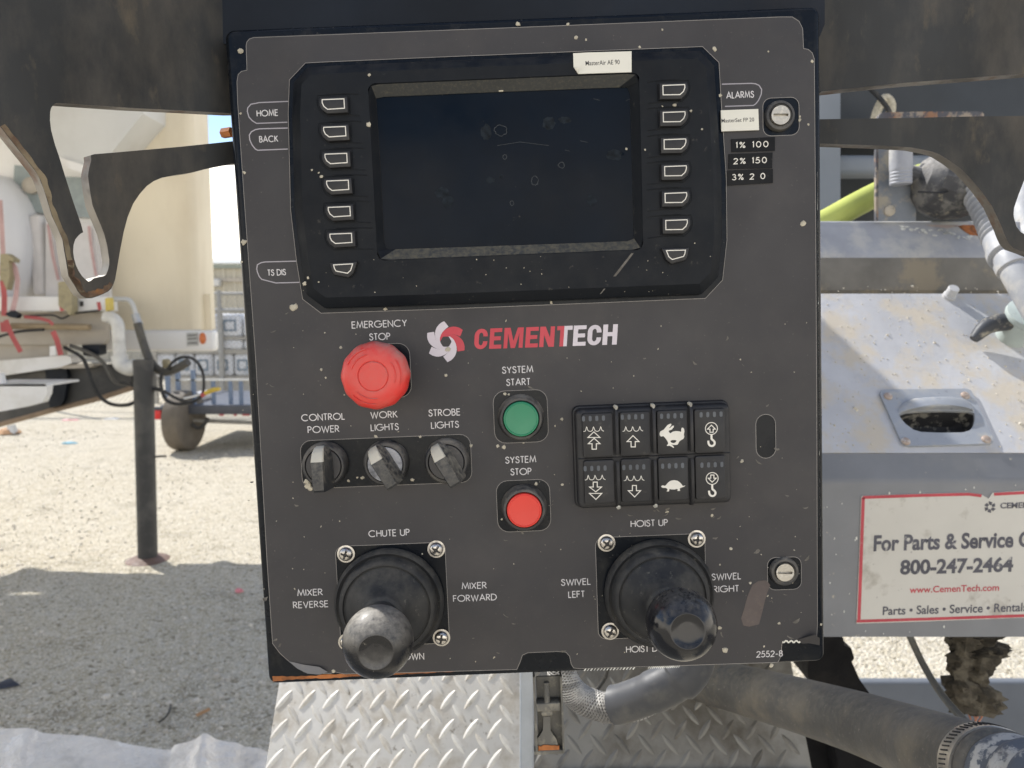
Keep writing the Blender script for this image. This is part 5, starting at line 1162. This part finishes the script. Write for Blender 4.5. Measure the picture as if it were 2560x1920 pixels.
strap([(60,792),(100,796),(122,802),(133,812)], 8, 4.28, M_strap2); strap([(132,828),(142,850),(150,880),(152,888)], 14, 4.27, M_strap2)
strap([(120,560),(132,640),(146,700)], 8, 4.49, M_strap); strap([(222,565),(228,620),(240,690)], 7, 4.49, M_strap); strap([(152,762),(156,778)], 10, 4.27, M_strap2); strap([(246,755),(250,775)], 10, 4.27, M_strap2)
sl('ratchet_buckle', [(0,636),(16,634),(36,648),(34,656),(22,650),(24,690),(16,725),(6,700),(0,702)], 4.26, .05, M_ratc)
sl('ratchet_buckle', [(145,706),(165,702),(178,722),(180,770),(178,785),(172,788),(168,780),(146,764)], 4.26, .06, M_ratc)
sl('ratchet_handle', [(262,746),(272,744),(274,775),(264,778)], 4.26, .05, mat('yellow_handle', (.55,.42,.08), .5))
sl('strap_hook', [(12,785),(28,776),(45,786),(40,796),(22,792)], 4.24, .04, M_header)
# white side rail and panels
a = at(-80, 741, 4.35); b = at(262, 778, 4.35); tpart('side_rail', G().add(box(a.x, b.x, 4.35, 4.5, b.z, a.z, .006)), M_tw)
sl('rail_plug', [(199,754),(207,753),(208,765),(200,766)], 4.345, .02, M_ch)
q0 = at(-80, 780, 4.45); q1 = at(268, 862, 4.45)
tpart('skirt_panel', G().add(bevelplate(rr(q0.x, q0.z, q1.x, q1.z, .04), 4.45, 4.49, .004)), M_tt)
sl('skirt_panel', [(-60,858),(160,862),(160,893),(-60,905)], 4.5, .04, M_tt)
tpart('wooden_bar', G().add(tube([at(30,815,4.35), at(225,818,4.35)], .018, 10)), mat('tan_bar', (.30,.23,.14), .7))
tpart('black_line', G().add(tube(smooth([at(-20,848,4.33), at(40,830,4.33), at(110,824,4.33)], 5), .008, 8)), M_rub)
tpart('black_line', G().add(tube(smooth([at(60,790,4.3), at(130,788,4.3), at(155,796,4.3), at(185,784,4.3), at(250,776,4.3)], 5), .006, 8)), M_rub)
sl('lower_rail', [(-60,906),(20,900),(165,888),(178,893),(178,908),(150,918),(0,940),(-60,950)], 4.4, .12, M_tw)
sl('rail_bracket', [(156,914),(230,908),(236,914),(220,920),(156,922)], 4.42, .1, M_tt)
sl('clip', [(124,866),(138,864),(140,888),(124,890)], 4.33, .04, M_tw)
# chassis beam, slanting away
sl('chassis_beam', [(-60,945),(150,920),(250,912),(330,905),(330,962),(322,972),(250,996),(130,1025),(20,1055),(-60,1078)], 4.5, .07, M_ch)
obj('chassis_flange', G().add(tube([at(-60,1078,4.49), at(20,1056,4.49), at(130,1026,4.49), at(250,996,4.49), at(330,970,4.49)], .016, 6)), mat('rusty_tan_flange', (.26,.19,.13), .8, var=.3, vs_=7), tk)
sl('dark_gusset', [(112,925),(165,922),(170,940),(160,1000),(150,1015),(125,1020),(118,990),(116,950)], 4.46, .03, M_header)
# cargo edge under the cream tank
q0 = at(250, 826, 4.68); q1 = at(536, 878, 4.68)
tpart('rear_bumper', G().add(box(q0.x, q1.x, 4.68, 4.76, q1.z, q0.z, .02)), M_tw)
tpart('bumper_plate', G().add(w_([(466,832),(494,830),(495,864),(467,866)], 4.672, .005)), mat('grey_printed_plate', (.45,.45,.43), .5))
for y_ in (838, 846, 857): tpart('plate_line', G().add(w_([(469,y_),(492,y_-1.5),(492,y_+1),(469,y_+2.5)], 4.668, .003)), M_ch)
q = at(506, 846, 4.67); tpart('orange_marker', G().add(lathe([(.019,0),(.019,.01),(.014,.016),(.002,.018)], 20, T(q.x, 4.679, q.z) @ Matrix.Scale(1.9, 4, Vector((0,0,1))))), mat('orange_marker_lens', (.60,.16,.04), .4))
# PVC elbow and pipe
M_pvc = mat('white_pvc', (.62,.61,.57), .45, dirt=((.45,.40,.32), 6, .55, .2, .5))
pv = smooth([at(262,790,4.35), at(282,796,4.35), at(294,812,4.35), at(297,840,4.35), at(300,890,4.35), at(304,908,4.35), at(320,918,4.35), at(338,915,4.35)], 6)
tpart('pvc_pipe', G().add(tube(pv, .036, 18)), M_pvc, sm=50)
tpart('pvc_elbow', G().add(tube(smooth([at(298,888,4.35), at(304,910,4.35), at(325,920,4.35), at(342,915,4.35)], 5), .046, 18)), M_pvc, sm=50)
# grey steel conduit with black hose
cdp = smooth([at(278,748,4.45), at(305,748,4.45), at(322,750,4.45), at(333,765,4.45), at(340,790,4.45), at(346,812,4.45)], 6)
tpart('grey_conduit', G().add(tube(cdp, .014, 14)), M_tg, sm=50)
tpart('hose_ferrule', G().add(tube([at(338,785,4.44), at(342,800,4.44), at(348,812,4.44)], .024, 14)), M_chrome, sm=50)
M_dh = mat('dusty_black_hose', (.075,.07,.06), .6, dirt=((.20,.18,.14), 8, .5, .2, .6))
hp_ = smooth([at(344,808,4.43), at(356,850,4.42), at(372,895,4.40), at(392,922,4.38), at(415,930,4.36), at(445,920,4.34), at(470,905,4.32)], 7)
tpart('hydraulic_hose', G().add(tube(hp_, .024, 16)), M_dh, sm=50)
for k, q in enumerate(([(160,868),(200,890),(215,912),(228,950),(245,985),(262,1002),(285,1012),(320,1012),(345,1000),(372,985)], [(175,864),(215,878),(245,895),(262,912),(278,940),(290,955),(330,962),(390,972),(412,982)],
                       [(418,925),(432,905),(455,893),(480,896),(500,915),(509,945),(506,985),(480,1005),(440,1010),(412,998)], [(300,955),(350,968),(402,975),(440,995),(478,1006),(505,990)], [(405,930),(402,960),(412,995),(430,1008)])):
    tpart('cable_loop', G().add(tube(smooth([at(x, y, 4.33-.01*k) for x, y in q], 5), (.011,.012,.009,.009,.011)[k], 8)), M_rub if k != 1 else M_dh, sm=50)
tpart('black_junction', G().add(w_([(205,862),(248,862),(248,886),(228,892),(208,888)], 4.36, .08)), M_header)
tpart('valve_body', G().add(box(at(330,900,4.5).x, at(372,900,4.5).x, 4.5, 4.6, at(0,985,4.5).z, at(0,905,4.5).z, .02)), M_ch)
tpart('brass_fitting', G().add(box(at(404,905,4.4).x, at(420,905,4.4).x, 4.4, 4.44, at(0,920,4.4).z, at(0,898,4.4).z, .008)), M_ratc)
tpart('yellow_connector', G().add(tube([at(510,985,4.28), at(520,980,4.28), at(535,974,4.28), at(550,972,4.28)], [.010,.014,.014,.010], 10)), mat('yellow_connector', (.60,.42,.05), .45))
tpart('connector_tip', G().add(tube([at(504,989,4.28), at(513,984,4.28)], .013, 10)), M_strap2)
tpart('pale_wire', G().add(tube(smooth([at(460,996,4.28), at(480,992,4.28), at(502,985,4.28)], 4), .006, 6)), M_tw)
# valve ladder on the cream tank
tpart('tank_hatch', G().add(w_([(284,366),(290,361),(320,359),(348,360),(344,354),(362,356),(370,364),(366,370),(300,372),(284,372)], 4.86, .05)), mat('brown_hatch', (.20,.17,.14), .6))
tpart('tank_valve', G().add(tube([at(345,515,4.82), at(345,545,4.82), at(343,575,4.82), at(350,600,4.82)], [.03,.045,.03,.02], 10)), M_chrome)
tpart('tank_valve', G().add(tube([at(340,520,4.84), at(352,470,4.85), at(372,470,4.85)], [.04,.03,.02], 10)), mat('brown_valve', (.22,.17,.13), .6))
tpart('valve_rod', G().add(tube([at(352,596,4.82), at(310,603,4.82), at(270,608,4.82)], .009, 8)), M_ch)
# white step
sl('white_step', [(-60,962),(0,961),(112,959),(118,965),(116,985),(106,1006),(60,1018),(0,1029),(-60,1040)], 3.9, .05, M_tw)
a = at(-60, 960, 3.9); b = at(115, 960, 3.9); tpart('step_tread', G().add(box(a.x, b.x, 3.9, 4.2, a.z-.012, a.z)), M_tw)
tpart('step_post', G().add(tube([at(-5,935,3.95), at(2,962,3.95)], .03, 10)), M_tw)
# support jack
jk = thing('support_jack', ground(368, 1412), 'dark steel support jack leg standing on a round foot pad', 'jack')
gp = ground(370, 1405); jy = gp.y
a = at(337, 960, jy); b = at(384, 960, jy); r_ = (b.x-a.x)/2
tpx = at(358, 900, jy)
obj('jack_leg', G().add(tube([(gp.x, jy, .03), (tpx.x, jy, tpx.z)], r_, 24)), M_ch, jk, sm=50)
obj('foot_pad', G().add(lathe([(.12,0),(.122,.012),(.105,.020),(r_*1.2,.032)], 36, T(gp.x, jy, .004) @ Matrix.Rotation(R(-90), 4, 'X'))), mat('rusty_pad', (.16,.10,.075), .7, var=.3, vs_=12), jk)
g_ = G(); L_ = []
for r0, h0 in ((.21,-.004),(.17,.012),(.13,.016),(.118,.010)): L_.append([(gp.x+r0*(1+.12*noise.noise(Vector((math.cos(a_*.26)*2, math.sin(a_*.26)*2, r0*9))))*math.cos(a_*math.pi/12), jy+r0*(1+.12*noise.noise(Vector((math.cos(a_*.26)*2, math.sin(a_*.26)*2, r0*9+3))))*math.sin(a_*math.pi/12), h0) for a_ in range(24)])
g_.add(loft(L_)); DIRT = obj('dirt', g_, M_gr, kind='structure', sm=60)
obj('jack_pin', G().add(tube([at(383,1142,jy)+Vector((0,0,0)), at(416,1140,jy)], .006, 8)), M_ch, jk)
# unseen slab added overhead, its outline and slots shape the ground shadow
OZ = 3.05
def up_(px, py): q = ground(px, py); return (q.x+SUN.x/SUN.z*OZ, q.y+SUN.y/SUN.z*OZ)
edge_ = [(-500,1400),(-200,1425),(0,1440),(30,1432),(60,1420),(85,1418),(110,1423),(150,1434),(200,1430),(240,1438),(260,1452),(420,1452),(460,1440),(480,1430),(505,1418),(530,1410),(560,1402),(585,1408),(600,1420),(660,1440)]
far_ = [up_(*q) for q in edge_]
poly_ = far_+[(-2.95, 4.43), (-1.78, 2.95), (-1.95, 2.3), (-2.4, 1.6), (-5.2, 1.6)]
slots_ = [[up_(*q) for q in s_] for s_ in (((498,1590),(510,1594),(470,1640),(462,1636)),((455,1650),(462,1655),(415,1700),(405,1696)),((395,1708),(404,1716),(300,1790),(285,1784)),((15,1480),(60,1477),(135,1483),(100,1487),(20,1486)),((350,1478),(440,1474),(438,1479),(365,1483)))]
v_, f_ = plate(poly_, slots_, 0, .05); v_ = [(x, y, OZ+z) for x, z, y in [(a_, b_, c_) for a_, b_, c_ in [(p_[0], p_[1], p_[2]) for p_ in v_]]]
tpart('added_shade_slab', G().add((v_, f_)), M_tg, sm=0)
# ------------------------------------------------------------------ UTILITY TRAILER
UY = ground(462, 1124).y
ut = thing('utility_trailer', ground(462, 1124), 'blue-grey utility trailer with red tail lamp and single visible wheel', 'trailer')
M_ut = mat('blue_grey_trailer_paint', (.055,.06,.075), .5, var=.15, vs_=4)
a = at(400, 1013, UY-.1); b = at(760, 1036, UY-.1)
obj('bed_rail', G().add(box(a.x, b.x+1.2, UY-.1, UY-.02, b.z, a.z, .008)), M_ut, ut)
obj('bed_deck', G().add(box(a.x, b.x+1.2, UY-.02, UY+1.6, a.z-.03, a.z-.01)), M_ut, ut)
obj('bed_end', G().add(w_([(402,1020),(425,1014),(425,1043),(402,1044)], UY-.12, 1.7)), M_ut, ut)
g = G(); a = at(381, 1026, UY-.15); b = at(404, 1048, UY-.15); g.add(box(a.x, b.x, UY-.17, UY-.10, b.z, a.z, .006)); obj('tail_lamp', g, mat('red_tail_lens', (.65,.012,.015), .3), ut)
obj('lamp_bracket', G().add(w_([(381,1018),(405,1018),(405,1026),(381,1026)], UY-.16, .05)), M_ut, ut)
wr = (ground(462,1124).z-at(0,1036,UY).z)/-1*.56 if False else .36
wc = Vector((at(462,1080,UY).x, UY, .33))
tyre = [(.19,-.10),(.30,-.10),(.325,-.085),(.33,-.06),(.33,.06),(.325,.085),(.30,.10),(.19,.10)]
WR = T(*wc) @ Matrix.Rotation(R(86), 4, 'Z')
obj('tyre', G().add(lathe(tyre, 40, WR)), mat('dusty_tyre', (.14,.12,.095), .8, var=.2, vs_=6, bump=(40,.4,.01)), ut)
obj('wheel_rim', G().add(lathe([(.19,.07),(.17,.05),(.08,.04),(.06,.07),(.01,.075)], 24, WR)), M_ut, ut)
obj('wheel_rim', G().add(lathe([(.19,.07),(.17,.05),(.08,.04),(.06,.07),(.01,.075)], 24, WR @ Matrix.Rotation(R(180), 4, 'Z'))), M_ut, ut)
obj('axle', G().add(tube([wc, at(760,1062,UY)], .022, 10)), mat('dull_axle', (.25,.24,.22), .7), ut)
obj('leaf_spring', G().add(tube(smooth([at(480,1060,UY-.05), at(495,1070,UY-.05), at(510,1062,UY-.05), at(520,1045,UY-.05)], 4), .02, 8)), M_ch, ut)
for q in ((548,560),(584,592),(606,624)):
    a = at(q[0], 1035, UY-.105); b = at(q[1], 1042, UY-.105); obj('reflector_tape', G().add(box(a.x, b.x, UY-.108, UY-.1005, b.z+.01, a.z-.003)), M_strap2, ut)
for x_ in (420, 446, 484, 534, 577, 603, 640): 
    a = at(x_-3, 1013, UY+.02); b = at(x_+3, 952 if x_ > 520 else 925, UY+.02); obj('stake', G().add(box(a.x, b.x, UY, UY+.04, a.z, b.z)), mat('steel_blue_stake', (.12,.17,.26), .5) if 'steel_blue_stake' not in bpy.data.materials else bpy.data.materials['steel_blue_stake'], ut)
a = at(440, 948, UY+.02); b = at(700, 952, UY+.02); obj('top_rail', G().add(box(a.x, b.x, UY, UY+.05, b.z, a.z)), mat('pale_rail', (.5,.5,.48), .6), ut)
obj('load_bag', G().add(box(at(452,0,UY+.5).x, at(482,0,UY+.5).x, UY+.3, UY+.7, at(0,1003,UY+.5).z, at(0,978,UY+.5).z, .05)), M_wt, ut)
# ------------------------------------------------------------------ FENCE, STACKED BAGS, BUILDING
FY = 11.5
fn = thing('chain_link_fence', Vector((-4.5, FY, 0)), 'chain-link fence with top rail in front of the stacked white bags', 'fence')
M_fw = mat('galvanised_wire', (.30,.30,.29), .6)
ztop = at(0, 734, FY).z; g = G()
x = -7.0
while x < -3.4:
    g.add(tube([(x, FY, .05), (x+ztop, FY, ztop)], .0035, 3, False)); g.add(tube([(x+ztop, FY+.01, .05), (x, FY+.01, ztop)], .0035, 3, False)); x += .075
obj('wire_mesh', g, M_fw, fn, kind='stuff', sm=0)
obj('fence_rail', G().add(tube([(-9, FY, ztop), (-2.8, FY, ztop)], .025, 10)), M_fw, fn)
obj('fence_rail', G().add(tube([(-9, FY, at(0,776,FY).z), (-2.8, FY, at(0,776,FY).z)], .035, 10)), M_fw, fn)
for x in (-7.2, at(549,800,FY).x, -3.2): obj('fence_post', G().add(tube([(x, FY, 0), (x, FY, ztop+.05)], .035, 12)), M_fw, fn)
M_bag = mat('white_woven_bag', (.64,.66,.70), .6, var=.06, vs_=4, dirt=((.30,.36,.46), 5, .58, .1, .5), bump=(14,.4,.02)); M_bmk = mat('blue_grey_print', (.13,.19,.26), .6)
rows = ((783,852),(858,872),(880,945)); BY = 12.6
def bag(px0, py0, px1, py1, i, Y=BY, mk=True):
    a = at(px0, py0, Y); b = at(px1, py1, Y); nm = ('top', 'middle', 'lower')[i[0]]
    t = thing('bulk_bag', Vector(((a.x+b.x)/2, Y, b.z)), '%s row of stacked white bulk bags, %s' % (nm, i[1]), 'bulk bag', 'white bulk bags stacked behind the fence')
    obj('bag_cloth', G().add(box(a.x, b.x, Y, Y+.9, b.z, a.z, .05)), M_bag, t)
    if mk:
        w2 = (b.x-a.x); h2 = (a.z-b.z); x = a.x+w2*.22; z = b.z+h2*.28
        fr2 = [(x, z), (x+w2*.5, z), (x+w2*.5, z+h2*.42), (x, z+h2*.42)]
        obj('bag_print', G().add(ribbon(fr2, .035, Y-.006, True)), M_bmk, t, sm=0)
bag(548, 784, 604, 842, (0, 'second from the left')); bag(530, 784, 546, 842, (0, 'leftmost, narrow'), mk=False); bag(606, 784, 662, 842, (0, 'third from the left, partly behind the box'))
bag(500, 848, 552, 874, (1, 'leftmost, low and flat'), mk=False); bag(555, 848, 606, 874, (1, 'centre, low and flat'), mk=False); bag(608, 848, 660, 874, (1, 'partly behind the box'), mk=False)
bag(534, 884, 582, 940, (2, 'under the yellow connector')); bag(584, 884, 632, 940, (2, 'beside the control box')); bag(486, 884, 532, 940, (2, 'inside the cable loop')); bag(438, 884, 484, 940, (2, 'just left of the cable loop')); bag(388, 884, 436, 940, (2, 'above the tail lamp'), mk=False)
sh = thing('storage_rack', Vector((-4.5, BY, 0)), 'long low rack boards between the rows of white bags', 'rack')
M_bd = mat('grey_boards', (.36,.34,.30), .7)
for y0, y1 in ((842,848),(874,884),(940,950)):
    a = at(380, y0, BY); b = at(700, y1, BY); obj('shelf_board', G().add(box(a.x, b.x, BY-.02, BY+1, b.z, a.z)), M_bd, sh)
for x_ in (552, 700, 384): a = at(x_, 775, BY-.03); obj('rack_post', G().add(box(a.x-.03, a.x+.03, BY-.08, BY-.03, 0, a.z)), M_bd, sh)
obj('rack_skirt', G().add(box(at(380,0,BY).x, at(700,0,BY).x, BY+.1, BY+.9, 0, at(0,950,BY).z)), mat('pale_stacked_goods', (.45,.44,.42), .7, var=.2, vs_=5), sh)
WY = 26
bd = thing('metal_building', Vector((-10, WY, 0)), 'cream corrugated metal building with grey eave behind the fence', 'building')
M_cor = mat('cream_corrugated', (.46,.43,.35), .6, var=.05)
g = G(); x = -16.0; pts = []
while x < -5: pts += [(x, WY), (x+.16, WY), (x+.20, WY-.05), (x+.30, WY-.05), (x+.34, WY)]; x += .38
zt_ = at(0, 664, WY).z
g.add(([(a_, b_, 0) for a_, b_ in pts]+[(a_, b_, zt_) for a_, b_ in pts], [(i, i+1, i+1+len(pts), i+len(pts)) for i in range(len(pts)-1)]))
obj('corrugated_wall', g, M_cor, bd, sm=0)
obj('eave_trim', G().add(box(-16, -5, WY-.16, WY, zt_-.10, zt_+.04)), mat('sage_trim', (.25,.28,.24), .6), bd)
obj('roof', G().add(loft([[(-16,WY-.2,zt_+.04),(-5,WY-.2,zt_+.04),(-5,WY-.2,zt_+.08),(-16,WY-.2,zt_+.08)], [(-16,WY+9,zt_+.9),(-5,WY+9,zt_+.9),(-5,WY+9,zt_+.94),(-16,WY+9,zt_+.94)]], True, True)), mat('pale_roof', (.4,.4,.36), .5), bd)
obj('wall_girt', G().add(box(-16, -5, WY-.12, WY-.055, at(0,701,WY).z-.05, at(0,696,WY).z)), M_tt, bd)
q = at(549, 702, WY); obj('wall_light', G().add(box(q.x-.12, q.x+.12, WY-.4, WY-.12, q.z-.2, q.z+.05, .03)), M_tg, bd)
